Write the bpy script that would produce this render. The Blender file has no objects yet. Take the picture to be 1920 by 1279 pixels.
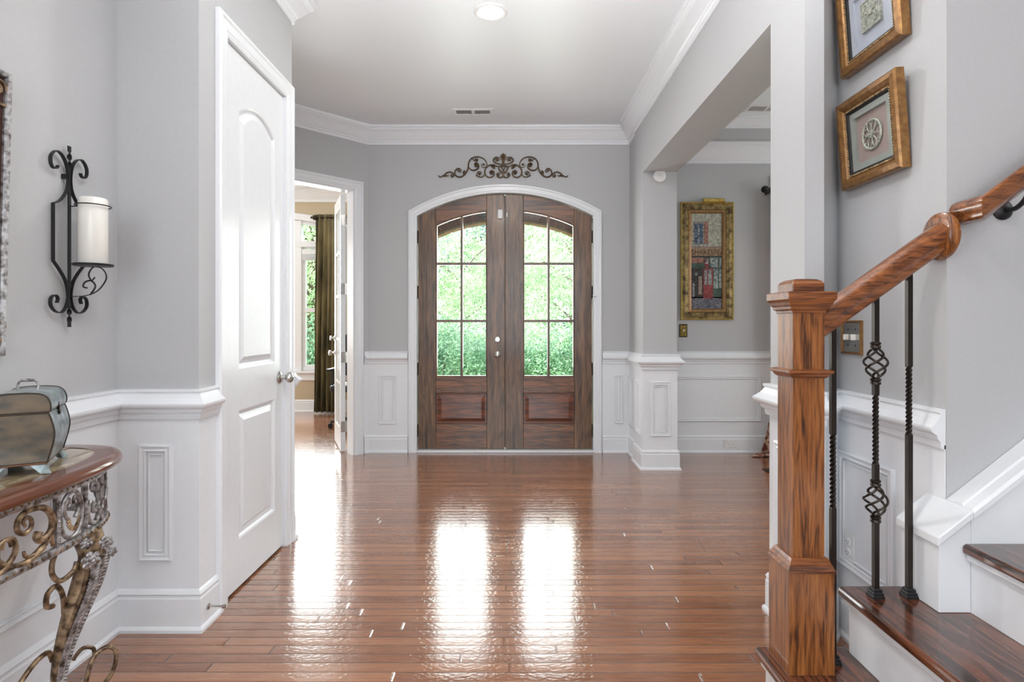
import bpy, math, random
import numpy as np
from mathutils import Matrix, Vector
random.seed(7); rng = np.random.default_rng(7)
F = 1066.667; CX = 960.0; CY = 608.0; EYE = 1.2
sc = bpy.context.scene
COL = sc.collection
# ------------------------------------------------------------------ camera, world, lights
cam = bpy.data.cameras.new('camera'); cam.lens = 20.0; cam.sensor_width = 36.0; cam.shift_y = -31.5/1920
cam.clip_start = 0.02; cam.clip_end = 300
co = bpy.data.objects.new('camera', cam); co.location = (0, 0, EYE); co.rotation_euler = (math.pi/2, 0, 0)
COL.objects.link(co); sc.camera = co
sc.view_settings.view_transform = 'Standard'; sc.view_settings.look = 'None'
sc.view_settings.gamma = 1.0; sc.view_settings.use_curve_mapping = False
sc.view_settings.exposure = 0.0
w = bpy.data.worlds.new('world'); sc.world = w; w.use_nodes = True
bgn = w.node_tree.nodes['Background']; bgn.inputs[0].default_value = (0.86, 0.94, 1.0, 1); bgn.inputs[1].default_value = 5.0
def sun(name, rot, e, ang=0.05, col=(1, .97, .9)):
    l = bpy.data.lights.new(name, 'SUN'); l.energy = e; l.angle = ang; l.color = col
    o = bpy.data.objects.new(name, l); o.rotation_euler = rot; COL.objects.link(o)
sun('sun', (math.radians(38), 0, math.radians(-25)), 17.0)
def area(name, loc, rot, sx, sy, e, col=(1, 1, 1)):
    l = bpy.data.lights.new(name, 'AREA'); l.shape = 'RECTANGLE'; l.size = sx; l.size_y = sy; l.energy = e; l.color = col
    o = bpy.data.objects.new(name, l); o.location = loc; o.rotation_euler = rot; COL.objects.link(o); return o
R90 = math.pi/2
area('rear_fill', (0.2, -4.0, 1.9), (R90, 0, 0), 3.6, 2.4, 10, (1, .985, .96))  # unseen fill behind the camera, standing in for an assumed window
area('stairwell_fill', (4.7, 0.2, 3.6), (0, math.radians(80), 0), 2.0, 2.2, 42, (1, .99, .97))  # added fill from the right; the stairwell wall has no opening
area('hall_side_fill', (-1.45, -0.1, 1.8), (0, -R90, 0), 1.6, 1.4, 24, (1, .99, .98))  # added side fill; the left wall holds no window here
area('ceiling_bounce_fill', (.1, 1.0, 2.0), (math.radians(142), 0, 0), 1.2, 1.0, 34, (1, .99, .98)).data.spread = math.radians(95)  # extra fill without a fixture, aimed up to brighten the foyer ceiling
area('entry_window_daylight', (-0.065, 5.9, 1.5), (-R90, 0, 0), 1.5, 1.5, 50, (.95, 1, .98))
area('study_window_daylight', (-3.2, 7.55, 1.6), (-R90, 0, 0), 2.0, 2.0, 110, (.95, 1, 1))
area('study_side_fill', (-6.1, 5.6, 1.7), (0, -R90, 0), 1.8, 2.0, 90, (1, 1, 1))  # added to brighten the study and its curtain; side wall is closed
area('dining_side_light', (4.2, 3.6, 1.6), (R90, 0, R90), 2.4, 1.8, 42, (1, 1, 1))  # set before the closed side wall, away from the dining window

# ------------------------------------------------------------------ materials
def lin(c):
    return tuple(((v/255)/12.92 if v/255 <= .04045 else ((v/255+.055)/1.055)**2.4) for v in c)
def srgb(*c): return lin(c) + (1,)
def newmat(name):
    m = bpy.data.materials.new(name); m.use_nodes = True
    nt = m.node_tree; b = nt.nodes['Principled BSDF']; return m, nt, b
def nd(nt, t, **kw):
    n = nt.nodes.new(t)
    for k, v in kw.items(): setattr(n, k, v)
    return n
def coords(nt, scale=(1, 1, 1)):
    tc = nd(nt, 'ShaderNodeTexCoord'); mp = nd(nt, 'ShaderNodeMapping'); mp.inputs['Scale'].default_value = scale
    nt.links.new(tc.outputs['Object'], mp.inputs[0]); return mp.outputs[0]
def ramp(nt, fac, stops):
    r = nd(nt, 'ShaderNodeValToRGB'); e = r.color_ramp.elements
    while len(e) < len(stops): e.new(.5)
    for i, (p, c) in enumerate(stops): e[i].position = p; e[i].color = c
    nt.links.new(fac, r.inputs[0]); return r.outputs[0]
def noise(nt, vec, s, d=3, r=.5, dist=0):
    n = nd(nt, 'ShaderNodeTexNoise'); n.inputs['Scale'].default_value = s; n.inputs['Detail'].default_value = d
    n.inputs['Roughness'].default_value = r; n.inputs['Distortion'].default_value = dist
    nt.links.new(vec, n.inputs['Vector']); return n.outputs['Fac']
def bump(nt, b, h, strength, dist=.01):
    bn = nd(nt, 'ShaderNodeBump'); bn.inputs['Strength'].default_value = strength; bn.inputs['Distance'].default_value = dist
    nt.links.new(h, bn.inputs['Height']); nt.links.new(bn.outputs[0], b.inputs['Normal'])
def mat(name, c, rough=.5, metal=0, spec=.5, vary=.06, sc_=12, bmp=0, c2=None, coat=0, scale=(1, 1, 1), lo=.35, hi=.65, detail=3):
    m, nt, b = newmat(name)
    c1 = lin(c)
    if c2 is None: d = [max(0, v*(1-vary)) for v in c1]; u = [min(1, v*(1+vary)) for v in c1]
    else: d, u = c1, lin(c2)
    f = noise(nt, coords(nt, scale), sc_, detail)
    nt.links.new(ramp(nt, f, [(lo, tuple(d)+(1,)), (hi, tuple(u)+(1,))]), b.inputs['Base Color'])
    b.inputs['Roughness'].default_value = rough; b.inputs['Metallic'].default_value = metal
    b.inputs['Specular IOR Level'].default_value = spec; b.inputs['Coat Weight'].default_value = coat
    b.inputs['Coat Roughness'].default_value = .08
    if bmp: bump(nt, b, f, bmp, .004)
    return m
def wood(name, dark, mid, light, axis='z', rough=.3, coat=.4, fine=60, coarse=7, figure=0.0, lo=.22, hi=.82):
    m, nt, b = newmat(name)
    k = {'x': (.06, 1, 1), 'y': (1, .06, 1), 'z': (1, 1, .06)}[axis]
    k2 = {'x': (.10, 1, 1), 'y': (1, .10, 1), 'z': (1, 1, .10)}[axis]
    v = coords(nt, k); v2 = coords(nt, k2)
    a = noise(nt, v, coarse*3.2, 4, .6, .8); f = noise(nt, v, fine*4, 3, .6, .2)
    fg = noise(nt, v2, coarse, 2, .5, 2.0)
    wv = nd(nt, 'ShaderNodeMath', operation='MULTIPLY'); wv.inputs[1].default_value = 34.0; nt.links.new(fg, wv.inputs[0])
    sn = nd(nt, 'ShaderNodeMath', operation='SINE'); nt.links.new(wv.outputs[0], sn.inputs[0])
    s2 = nd(nt, 'ShaderNodeMath', operation='MULTIPLY'); s2.inputs[1].default_value = .05 + figure*.5; nt.links.new(sn.outputs[0], s2.inputs[0])
    mx = nd(nt, 'ShaderNodeMath', operation='ADD'); nt.links.new(a, mx.inputs[0]); nt.links.new(s2.outputs[0], mx.inputs[1])
    m3 = nd(nt, 'ShaderNodeMath', operation='MULTIPLY_ADD'); m3.inputs[1].default_value = .55; m3.inputs[2].default_value = -.27
    nt.links.new(f, m3.inputs[0])
    m4 = nd(nt, 'ShaderNodeMath', operation='ADD'); nt.links.new(mx.outputs[0], m4.inputs[0]); nt.links.new(m3.outputs[0], m4.inputs[1])
    nt.links.new(ramp(nt, m4.outputs[0], [(lo, srgb(*dark)), (.5, srgb(*mid)), (hi, srgb(*light))]), b.inputs['Base Color'])
    b.inputs['Roughness'].default_value = rough; b.inputs['Coat Weight'].default_value = coat; b.inputs['Coat Roughness'].default_value = .12
    bump(nt, b, m4.outputs[0], .12, .002)
    return m
M = {}
M['wall'] = mat('grey_wall_paint', (184, 185, 187), .55, vary=.015, sc_=90, bmp=.03)
M['white'] = mat('white_trim_paint', (230, 233, 237), .28, vary=.01, sc_=30, coat=.15)
M['ceil'] = mat('ceiling_paint', (232, 236, 240), .42, vary=.01, sc_=60)
M['tan'] = mat('tan_wall_paint', (188, 172, 146), .6, vary=.02, sc_=50)
M['whitemetal'] = mat('white_enamel', (228, 228, 228), .35)
M['nickel'] = mat('satin_nickel', (190, 188, 184), .25, 1)
M['bronze'] = mat('oiled_bronze', (58, 48, 40), .35, .8)
M['black'] = mat('black_iron', (44, 44, 46), .42, .5)
M['bal'] = mat('dark_bronze_iron', (62, 56, 52), .3, .85, vary=.15)
M['dark'] = mat('black_gap', (18, 17, 17), .6)
M['doorv'] = wood('dark_mahogany_upright', (50, 34, 24), (98, 70, 48), (134, 98, 68), 'z', .35, .25, 45, 8, .1, .24, .8)
M['doorh'] = wood('dark_mahogany_level', (48, 30, 20), (104, 66, 42), (142, 92, 58), 'x', .33, .3, 45, 8, .12, .24, .8)
M['panelh'] = wood('mahogany_raised_panel', (56, 28, 18), (112, 62, 38), (146, 86, 54), 'x', .3, .4, 45, 8, .12, .24, .8)
M['oakv'] = wood('red_oak_upright', (60, 30, 12), (132, 78, 36), (162, 104, 54), 'z', .3, .55, 60, 14, .1, .28, .78)
M['oakx'] = wood('red_oak_level', (74, 38, 16), (128, 74, 38), (158, 98, 54), 'x', .28, .6, 60, 14, .05, .28, .78)
M['tread'] = wood('walnut_stained_tread', (44, 24, 16), (86, 48, 32), (116, 68, 46), 'y', .22, .7, 50, 11, .2, .32, .72)
M['gold'] = mat('antique_gold', (72, 58, 34), .42, .45, c2=(160, 138, 88), sc_=22, bmp=.2)
M['goldedge'] = mat('bright_gold', (178, 150, 70), .35, .7, c2=(214, 190, 112), sc_=40)
M['bronzegold'] = mat('bronze_gold_wood', (104, 66, 28), .3, .45, c2=(160, 118, 66), sc_=50, coat=.3, lo=.2, hi=.8)
M['bead'] = mat('pale_gold_beading', (150, 120, 82), .35, .5, c2=(214, 190, 150), sc_=80)
M['ornament'] = mat('bronze_scrollwork', (30, 24, 18), .35, .6, c2=(98, 76, 50), sc_=90)
M['silver'] = mat('aged_silver_gilt', (72, 62, 52), .35, .55, c2=(186, 184, 186), sc_=55, bmp=.35, lo=.3, hi=.62)
M['gilt'] = mat('aged_bronze_gilt', (74, 56, 40), .38, .5, c2=(176, 150, 120), sc_=45, bmp=.3)
M['cherry'] = mat('cherry_table_rim', (88, 44, 24), .22, .0, c2=(116, 66, 40), sc_=9, coat=.6, scale=(1, .2, 1))
M['marble'] = mat('tan_stone_inlay', (120, 98, 70), .12, 0, c2=(206, 190, 160), sc_=9, coat=.8, scale=(3, .8, 1))
M['chest'] = mat('green_brown_leather', (56, 50, 36), .34, 0, c2=(102, 84, 58), sc_=16, bmp=.1, coat=.25, scale=(1, 1, 2.2))
M['chestfront'] = mat('blue_green_patina', (70, 84, 84), .3, .15, c2=(140, 156, 158), sc_=26, bmp=.1, coat=.3)
M['chesttrim'] = mat('copper_trim', (92, 56, 28), .35, .4)
M['candle'] = mat('cream_wax', (226, 224, 218), .35, vary=.02, coat=.2)
M['candle'].node_tree.nodes['Principled BSDF'].inputs['Subsurface Weight'].default_value = .0
M['olive'] = mat('olive_brown_velvet', (58, 54, 34), .75, 0, c2=(124, 112, 78), sc_=5, scale=(1, 1, .3))
M['rust'] = mat('rust_patterned_drape', (104, 52, 38), .7, 0, c2=(196, 164, 140), sc_=26, lo=.42, hi=.55)
M['drapelining'] = mat('white_drape_lining', (222, 222, 220), .8)
M['blind'] = mat('white_blind_slats', (226, 228, 230), .5)
M['brass'] = mat('aged_brass', (110, 92, 42), .35, .7, c2=(176, 152, 84), sc_=60)
M['vent'] = mat('vent_shadow_slots', (96, 96, 98), .6)
M['brickpink'] = None
M['paper_grey'] = mat('grey_mat_board', (150, 156, 150), .8)
M['paper_blue'] = mat('pale_blue_mat_board', (178, 184, 194), .8)
M['paper_mauve'] = mat('mauve_backing', (158, 142, 136), .8)
M['plaster'] = mat('silvered_plaster', (140, 146, 140), .5, .2, c2=(196, 198, 182), sc_=90)
M['brownpanel'] = mat('dark_red_brown_panel', (60, 32, 24), .35, vary=.15)
M['register'] = mat('dark_register_metal', (60, 42, 30), .4, .5)
M['chair'] = mat('black_leather', (30, 32, 38), .35)
def glass(name, tint=(1, 1, 1), rough=0.0, mix=.08):
    m, nt, b = newmat(name); nt.nodes.remove(b)
    out = [n for n in nt.nodes if n.type == 'OUTPUT_MATERIAL'][0]
    t = nd(nt, 'ShaderNodeBsdfTransparent'); t.inputs[0].default_value = tint+(1,)
    g = nd(nt, 'ShaderNodeBsdfGlossy'); g.inputs['Roughness'].default_value = rough
    fr = nd(nt, 'ShaderNodeFresnel'); fr.inputs[0].default_value = 1.45
    mx = nd(nt, 'ShaderNodeMixShader'); ge = nd(nt, 'ShaderNodeNewGeometry')
    inv = nd(nt, 'ShaderNodeMath', operation='SUBTRACT'); inv.inputs[0].default_value = 1.0; nt.links.new(ge.outputs['Backfacing'], inv.inputs[1])
    ml = nd(nt, 'ShaderNodeMath', operation='MULTIPLY'); nt.links.new(fr.outputs[0], ml.inputs[0]); nt.links.new(inv.outputs[0], ml.inputs[1]); nt.links.new(ml.outputs[0], mx.inputs[0])
    nt.links.new(t.outputs[0], mx.inputs[1]); nt.links.new(g.outputs[0], mx.inputs[2]); nt.links.new(mx.outputs[0], out.inputs[0])
    return m
M['glass'] = glass('clear_glass')
def emit(name, c, s):
    m, nt, b = newmat(name); b.inputs['Emission Color'].default_value = c+(1,); b.inputs['Emission Strength'].default_value = s
    b.inputs['Base Color'].default_value = c+(1,)
    return m
M['lamp'] = emit('lit_lens', (1, .98, .94), 6)
# floor planks
def floor_mat():
    m, nt, b = newmat('hand_scraped_hardwood'); L = nt.links.new
    tc = nd(nt, 'ShaderNodeTexCoord'); sp = nd(nt, 'ShaderNodeSeparateXYZ'); L(tc.outputs['Object'], sp.inputs[0])
    def mth(op, a, bb=None, c=None):
        n = nd(nt, 'ShaderNodeMath', operation=op)
        for i, v in enumerate((a, bb, c)):
            if v is None: continue
            if isinstance(v, (int, float)): n.inputs[i].default_value = v
            else: L(v, n.inputs[i])
        return n.outputs[0]
    W, LEN = .0545, 1.05
    yy = mth('DIVIDE', sp.outputs[1], W); row = mth('FLOOR', yy); fy = mth('FRACT', yy)
    wn = nd(nt, 'ShaderNodeTexWhiteNoise', noise_dimensions='1D'); L(row, wn.inputs['W'])
    xx = mth('ADD', mth('DIVIDE', sp.outputs[0], LEN), mth('MULTIPLY', wn.outputs['Value'], 17.3))
    colm = mth('FLOOR', xx); fx = mth('FRACT', xx)
    cid = nd(nt, 'ShaderNodeCombineXYZ'); L(row, cid.inputs[0]); L(colm, cid.inputs[1])
    w2 = nd(nt, 'ShaderNodeTexWhiteNoise', noise_dimensions='2D'); L(cid.outputs[0], w2.inputs['Vector'])
    ex = mth('MULTIPLY', mth('MINIMUM', fx, mth('SUBTRACT', 1.0, fx)), LEN)
    ey = mth('MULTIPLY', mth('MINIMUM', fy, mth('SUBTRACT', 1.0, fy)), W)
    edge = mth('MINIMUM', mth('DIVIDE', mth('MINIMUM', ex, mth('MULTIPLY', ey, 1.6)), .0062), 1.0)
    # grain
    off = nd(nt, 'ShaderNodeVectorMath', operation='MULTIPLY_ADD'); off.inputs[1].default_value = (5, 5, 5)
    L(w2.outputs['Color'], off.inputs[0]); L(tc.outputs['Object'], off.inputs[2])
    mp = nd(nt, 'ShaderNodeMapping'); mp.inputs['Scale'].default_value = (1.2, 16, 1); L(off.outputs[0], mp.inputs[0])
    g = noise(nt, mp.outputs[0], 6, 6, .65, .6)
    tone = mth('ADD', mth('MULTIPLY', g, .6), mth('MULTIPLY', w2.outputs['Value'], .26))
    colr = ramp(nt, tone, [(.2, srgb(108, 66, 44)), (.42, srgb(142, 94, 66)), (.7, srgb(170, 120, 88))])
    mx = nd(nt, 'ShaderNodeMix', data_type='RGBA'); L(mth('MULTIPLY', mth('POWER', edge, .5), 1.0), mx.inputs[0])
    mx.inputs[6].default_value = srgb(84, 48, 32); L(colr, mx.inputs[7]); L(mx.outputs[2], b.inputs['Base Color'])
    # relief: bevelled edges, scraped hollows along each plank, tilt per plank
    mp2 = nd(nt, 'ShaderNodeMapping'); mp2.inputs['Scale'].default_value = (1, 1.6, 1); L(off.outputs[0], mp2.inputs[0])
    h1 = noise(nt, mp2.outputs[0], 54, 1, .4, .2)
    h2 = noise(nt, mp2.outputs[0], 7, 2, .4)
    tilt = mth('MULTIPLY', mth('SUBTRACT', fy, .5), mth('SUBTRACT', w2.outputs['Value'], .5))
    crown_ = mth('MULTIPLY', mth('POWER', mth('ABSOLUTE', mth('SUBTRACT', fy, .5)), 2.0), -.9)
    h = mth('ADD', mth('ADD', mth('MULTIPLY', h1, .52), mth('MULTIPLY', h2, .6)), mth('ADD', mth('MULTIPLY', tilt, .45), mth('ADD', mth('MULTIPLY', edge, 1.0), crown_)))
    bump(nt, b, h, .9, .0026)
    b.inputs['Roughness'].default_value = .17; b.inputs['Specular IOR Level'].default_value = .6
    b.inputs['Coat Weight'].default_value = .85; b.inputs['Coat Roughness'].default_value = .13
    return m
M['floor'] = floor_mat()
def brick_mat(name, c1, c2, mort, sx, sy, axes='xz'):
    m, nt, b = newmat(name); L = nt.links.new
    tc = nd(nt, 'ShaderNodeTexCoord'); sp = nd(nt, 'ShaderNodeSeparateXYZ'); L(tc.outputs['Object'], sp.inputs[0])
    cb = nd(nt, 'ShaderNodeCombineXYZ'); L(sp.outputs['xyz'.index(axes[0])], cb.inputs[0]); L(sp.outputs['xyz'.index(axes[1])], cb.inputs[1])
    bt = nd(nt, 'ShaderNodeTexBrick'); L(cb.outputs[0], bt.inputs[0]); bt.inputs['Scale'].default_value = 1
    bt.inputs['Brick Width'].default_value = sx; bt.inputs['Row Height'].default_value = sy; bt.inputs['Mortar Size'].default_value = .006
    bt.inputs['Color1'].default_value = srgb(*c1); bt.inputs['Color2'].default_value = srgb(*c2); bt.inputs['Mortar'].default_value = srgb(*mort)
    L(bt.outputs[0], b.inputs['Base Color']); b.inputs['Roughness'].default_value = .85
    return m
M['brick'] = brick_mat('brown_brick', (112, 78, 66), (140, 98, 82), (150, 140, 130), .21, .075)
M['brick_shaded'] = mat('shaded_soldier_brick', (96, 72, 66), .85, vary=.2, sc_=9)  # shade on the house-facing side of the arch is put into this colour
M['brick_lit'] = mat('lit_soffit_brick', (186, 138, 120), .85, vary=.15, sc_=9)  # bounce light on the arch underside is put into this paler colour
def leaf_mat(name, a, b_, tr=.5):
    m, nt, b = newmat(name); L = nt.links.new
    oi = nd(nt, 'ShaderNodeNewGeometry')
    wn = nd(nt, 'ShaderNodeTexNoise'); wn.inputs['Scale'].default_value = 1.3; wn.inputs['Detail'].default_value = 5
    tc = nd(nt, 'ShaderNodeTexCoord'); L(tc.outputs['Object'], wn.inputs['Vector'])
    c = ramp(nt, wn.outputs['Fac'], [(.35, srgb(*a)), (.62, srgb(*b_))])
    L(c, b.inputs['Base Color']); b.inputs['Roughness'].default_value = .55
    out = [n for n in nt.nodes if n.type == 'OUTPUT_MATERIAL'][0]
    t = nd(nt, 'ShaderNodeBsdfTranslucent'); L(c, t.inputs[0]); mx = nd(nt, 'ShaderNodeMixShader'); mx.inputs[0].default_value = tr
    L(b.outputs[0], mx.inputs[1]); L(t.outputs[0], mx.inputs[2]); L(mx.outputs[0], out.inputs[0]); return m
M['leaf1'] = leaf_mat('spring_green_leaves', (128, 166, 116), (204, 222, 188))
M['leaf2'] = leaf_mat('deep_green_leaves', (70, 112, 86), (146, 184, 146))
M['pine'] = leaf_mat('blue_green_needles', (112, 146, 142), (186, 206, 200))
M['bark'] = mat('grey_brown_bark', (84, 70, 60), .9, vary=.3, sc_=14, bmp=.4)
M['grass'] = mat('lawn_grass', (96, 134, 66), .9, vary=.3, sc_=30)
M['concrete'] = mat('porch_concrete', (170, 164, 156), .8, vary=.08)

# ------------------------------------------------------------------ mesh helpers
class MB:
    def __init__(s): s.v = []; s.f = []; s.mi = []; s.cur = 0
    def add(s, vs, fs, T=None):
        o = len(s.v)
        for p in vs:
            p = Vector(p)
            if T is not None: p = T @ p
            s.v.append(p)
        for f in fs: s.f.append([o+i for i in f]); s.mi.append(s.cur)
        return s
    def box(s, x0, x1, y0, y1, z0, z1, T=None):
        x0, x1 = sorted((x0, x1)); y0, y1 = sorted((y0, y1)); z0, z1 = sorted((z0, z1))
        vs = [(x, y, z) for z in (z0, z1) for y in (y0, y1) for x in (x0, x1)]
        return s.add(vs, [(0, 2, 3, 1), (4, 5, 7, 6), (0, 1, 5, 4), (2, 6, 7, 3), (0, 4, 6, 2), (1, 3, 7, 5)], T)
    def prism(s, poly, h0, h1, T=None):
        """poly in local xy, extruded along local z"""
        n = len(poly)
        vs = [(p[0], p[1], h0) for p in poly]+[(p[0], p[1], h1) for p in poly]
        fs = [tuple(range(n))[::-1], tuple(range(n, 2*n))]+[(i, (i+1) % n, n+(i+1) % n, n+i) for i in range(n)]
        return s.add(vs, fs, T)
    def sweep(s, path, prof, closed=False, side=1, T=None, capped=True):
        """path xy polyline, prof [(offset to the left*side, z)] closed ring"""
        n = len(path); k = len(prof); P = [Vector((p[0], p[1])) for p in path]; rings = []
        for i in range(n):
            a = P[i]-P[i-1] if (i > 0 or closed) else None
            b = P[(i+1) % n]-P[i] if (i < n-1 or closed) else None
            if a is None: a = b
            if b is None: b = a
            a = a.normalized(); b = b.normalized()
            na = Vector((-a.y, a.x))*side; nb = Vector((-b.y, b.x))*side
            m = na+nb; m = m/max(m.dot(na), .2)
            rings += [(P[i].x+m.x*o, P[i].y+m.y*o, z) for o, z in prof]
        fs = []
        for i in range(n if closed else n-1):
            j = (i+1) % n
            for q in range(k):
                r = (q+1) % k; fs.append((i*k+q, i*k+r, j*k+r, j*k+q))
        if not closed and capped: fs += [tuple(range(k))[::-1], tuple((n-1)*k+q for q in range(k))]
        return s.add(rings, fs, T)
    def tube(s, pts, r, sides=8, T=None, flat=1.0, fdir=None):
        pts = [Vector(p) for p in pts]; n = len(pts)
        rs = r if hasattr(r, '__len__') else [r]*n
        vs = []; prev = None
        for i in range(n):
            t = (pts[min(i+1, n-1)]-pts[max(i-1, 0)])
            t = t.normalized() if t.length > 1e-9 else Vector((0, 0, 1))
            if fdir is not None: u = Vector(fdir)
            elif prev is None: u = Vector((0, 0, 1)) if abs(t.z) < .9 else Vector((1, 0, 0))
            else: u = prev
            u = (u-t*u.dot(t)).normalized(); prev = u; w_ = t.cross(u)
            for q in range(sides):
                a = 2*math.pi*(q+.5)/sides
                vs.append(pts[i]+u*math.cos(a)*rs[i]*flat+w_*math.sin(a)*rs[i])
        fs = [(i*sides+q, i*sides+(q+1) % sides, (i+1)*sides+(q+1) % sides, (i+1)*sides+q) for i in range(n-1) for q in range(sides)]
        fs += [tuple(range(sides))[::-1], tuple((n-1)*sides+q for q in range(sides))]
        return s.add(vs, fs, T)
    def lathe(s, prof, seg=24, T=None, sy=1.0):
        vs = []; k = len(prof)
        for i in range(seg):
            a = 2*math.pi*i/seg
            vs += [(r*math.cos(a), r*math.sin(a)*sy, z) for r, z in prof]
        fs = [(i*k+q, ((i+1) % seg)*k+q, ((i+1) % seg)*k+q+1, i*k+q+1) for i in range(seg) for q in range(k-1)]
        if prof[0][0] > 1e-6: fs.append(tuple(i*k for i in range(seg))[::-1])
        if prof[-1][0] > 1e-6: fs.append(tuple(i*k+k-1 for i in range(seg)))
        return s.add(vs, fs, T)
    def ball(s, c, r, T=None, seg=10, sc3=(1, 1, 1)):
        pr = [(r*math.sin(math.pi*i/(seg//2+1)), -r*math.cos(math.pi*i/(seg//2+1))) for i in range(seg//2+2)]
        mm = Matrix.Translation(c) @ Matrix.Diagonal(sc3+(1,))
        return s.lathe(pr, seg, (T @ mm) if T is not None else mm)
    def sqstack(s, cx, cy, lv, T=None):
        vs = []
        for h, z in lv: vs += [(cx-h, cy-h, z), (cx+h, cy-h, z), (cx+h, cy+h, z), (cx-h, cy+h, z)]
        n = len(lv); fs = [(3, 2, 1, 0), tuple(4*(n-1)+q for q in range(4))]
        fs += [(4*i+q, 4*i+(q+1) % 4, 4*i+4+(q+1) % 4, 4*i+4+q) for i in range(n-1) for q in range(4)]
        return s.add(vs, fs, T)
    def build(s, name, m, parent=None, smooth=False, bevel=0, kind=None, keep=False, segs=2):
        me = bpy.data.meshes.new(name)
        if parent is not None:
            inv = world(parent).inverted(); vs = [inv @ p for p in s.v]; loc = None
        elif keep: vs = s.v; loc = Vector((0, 0, 0))
        else:
            a = [min(p[i] for p in s.v) for i in range(3)]; b = [max(p[i] for p in s.v) for i in range(3)]
            loc = Vector(((a[0]+b[0])/2, (a[1]+b[1])/2, a[2])); vs = [p-loc for p in s.v]
        me.from_pydata([tuple(p) for p in vs], [], s.f)
        ms = m if isinstance(m, (list, tuple)) else [m]
        for q in ms: me.materials.append(q)
        if len(ms) > 1: me.polygons.foreach_set('material_index', s.mi)
        import bmesh
        bm = bmesh.new(); bm.from_mesh(me); bmesh.ops.recalc_face_normals(bm, faces=bm.faces); bm.to_mesh(me); bm.free()
        if smooth:
            me.polygons.foreach_set('use_smooth', [True]*len(me.polygons))
            try: me.set_sharp_from_angle(angle=math.radians(40))
            except Exception: pass
        o = bpy.data.objects.new(name, me); COL.objects.link(o)
        if loc is not None: o.location = loc
        if parent is not None: o.parent = parent
        if bevel:
            bv = o.modifiers.new('bevel', 'BEVEL'); bv.width = bevel; bv.segments = segs; bv.limit_method = 'ANGLE'; bv.angle_limit = math.radians(40)
        if kind: o['kind'] = kind
        return o
WM = {}
def world(o):
    mm = Matrix.Translation(o.location) @ o.rotation_euler.to_matrix().to_4x4()
    return (world(o.parent) @ mm) if o.parent else mm
def tag(o, label, cat, group=None):
    o['label'] = label; o['category'] = cat
    if group: o['group'] = group
    return o
def thing(name, label, cat, loc=(0, 0, 0), rz=0, group=None):
    o = bpy.data.objects.new(name, None); o.empty_display_size = .05; COL.objects.link(o)
    o.location = loc; o.rotation_euler = (0, 0, rz); return tag(o, label, cat, group)
def struct(name, mb, m, bevel=0, **k): return mb.build(name, m, None, bevel=bevel, kind='structure', **k)
def P(px, py, Y): return Vector(((px-CX)*Y/F, Y, EYE-(py-CY)*Y/F))
def plane_T(origin, right, up):
    r = Vector(right).normalized(); u = Vector(up).normalized(); n = r.cross(u)
    m = Matrix.Identity(4)
    for i in range(3): m[i][0] = r[i]; m[i][1] = u[i]; m[i][2] = n[i]; m[i][3] = origin[i]
    return m
def smoothpts(pts, n=8):
    out = []; P_ = [Vector(p) for p in pts]
    for i in range(len(P_)-1):
        p0 = P_[max(i-1, 0)]; p1 = P_[i]; p2 = P_[i+1]; p3 = P_[min(i+2, len(P_)-1)]
        for k in range(n):
            t = k/n
            out.append(.5*((2*p1)+(p2-p0)*t+(2*p0-5*p1+4*p2-p3)*t*t+(3*p1-p0-3*p2+p3)*t**3))
    out.append(P_[-1]); return out
def spiral(cx, cy, r0, r1, a0, a1, n=24):
    return [(cx+(r0+(r1-r0)*i/n)*math.cos(a0+(a1-a0)*i/n), cy+(r0+(r1-r0)*i/n)*math.sin(a0+(a1-a0)*i/n)) for i in range(n+1)]

# ------------------------------------------------------------------ shell
H = 3.03
XL, YN, XC, YCF = -1.547, 2.23, -1.228, 3.172           # left wall, closet front, closet side, closet far corner
D = 5.32; XB = 1.08
struct('floor', MB().box(-7, 5, -4.4, 5.44, -.1, 0).box(-7, -1.7, 5.44, 8.0, -.1, 0), M['floor'], keep=True)
struct('ceiling', MB().box(-3.2, XB+.1, -4.4, D+.1, H, H+.1), M['ceil'])
# left wall and closet block
struct('wall_left', MB().box(XL-.12, XL, -4.3, YN+.1, 0, H), M['wall'])
struct('wall_closet', MB().box(XL, XC, YN, YN+.1, 0, H), M['wall'])
b = MB(); DO0, DO1 = 2.44, 3.08
b.box(XC-.11, XC, YN+.1, DO0, 0, H).box(XC-.11, XC, DO1, YCF, 0, H).box(XC-.11, XC, DO0, DO1, 2.44, H)
struct('wall_closet_side', b, M['wall'])
struct('wall_closet_back', MB().box(-2.36, XC-.11, YCF-.1, YCF, 0, H).box(-2.4, -2.3, 2.33, YCF-.1, 0, H).box(-2.3, XL, 2.33, 2.4, 0, H), M['wall'])
struct('wall_alcove', MB().box(-2.36, -2.26, YCF, 4.44, 0, H), M['wall'])
# angled wall with study opening: from A (near left) to B (corner)
A = Vector((-2.262, 4.40)); B = Vector((-1.342, D)); dirw = (B-A).normalized(); LW = (B-A).length
TA = plane_T((A.x, A.y, 0), (dirw.x, dirw.y, 0), (0, 0, 1))   # local x along wall, y up, z toward foyer
o1 = LW-.104*math.sqrt(2); o0 = .12
struct('wall_angled', MB().box(0, o0, 0, H, -.11, 0, TA).box(o1, LW, 0, H, -.11, 0, TA).box(o0, o1, 2.43, H, -.11, 0, TA), M['wall'])
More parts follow.
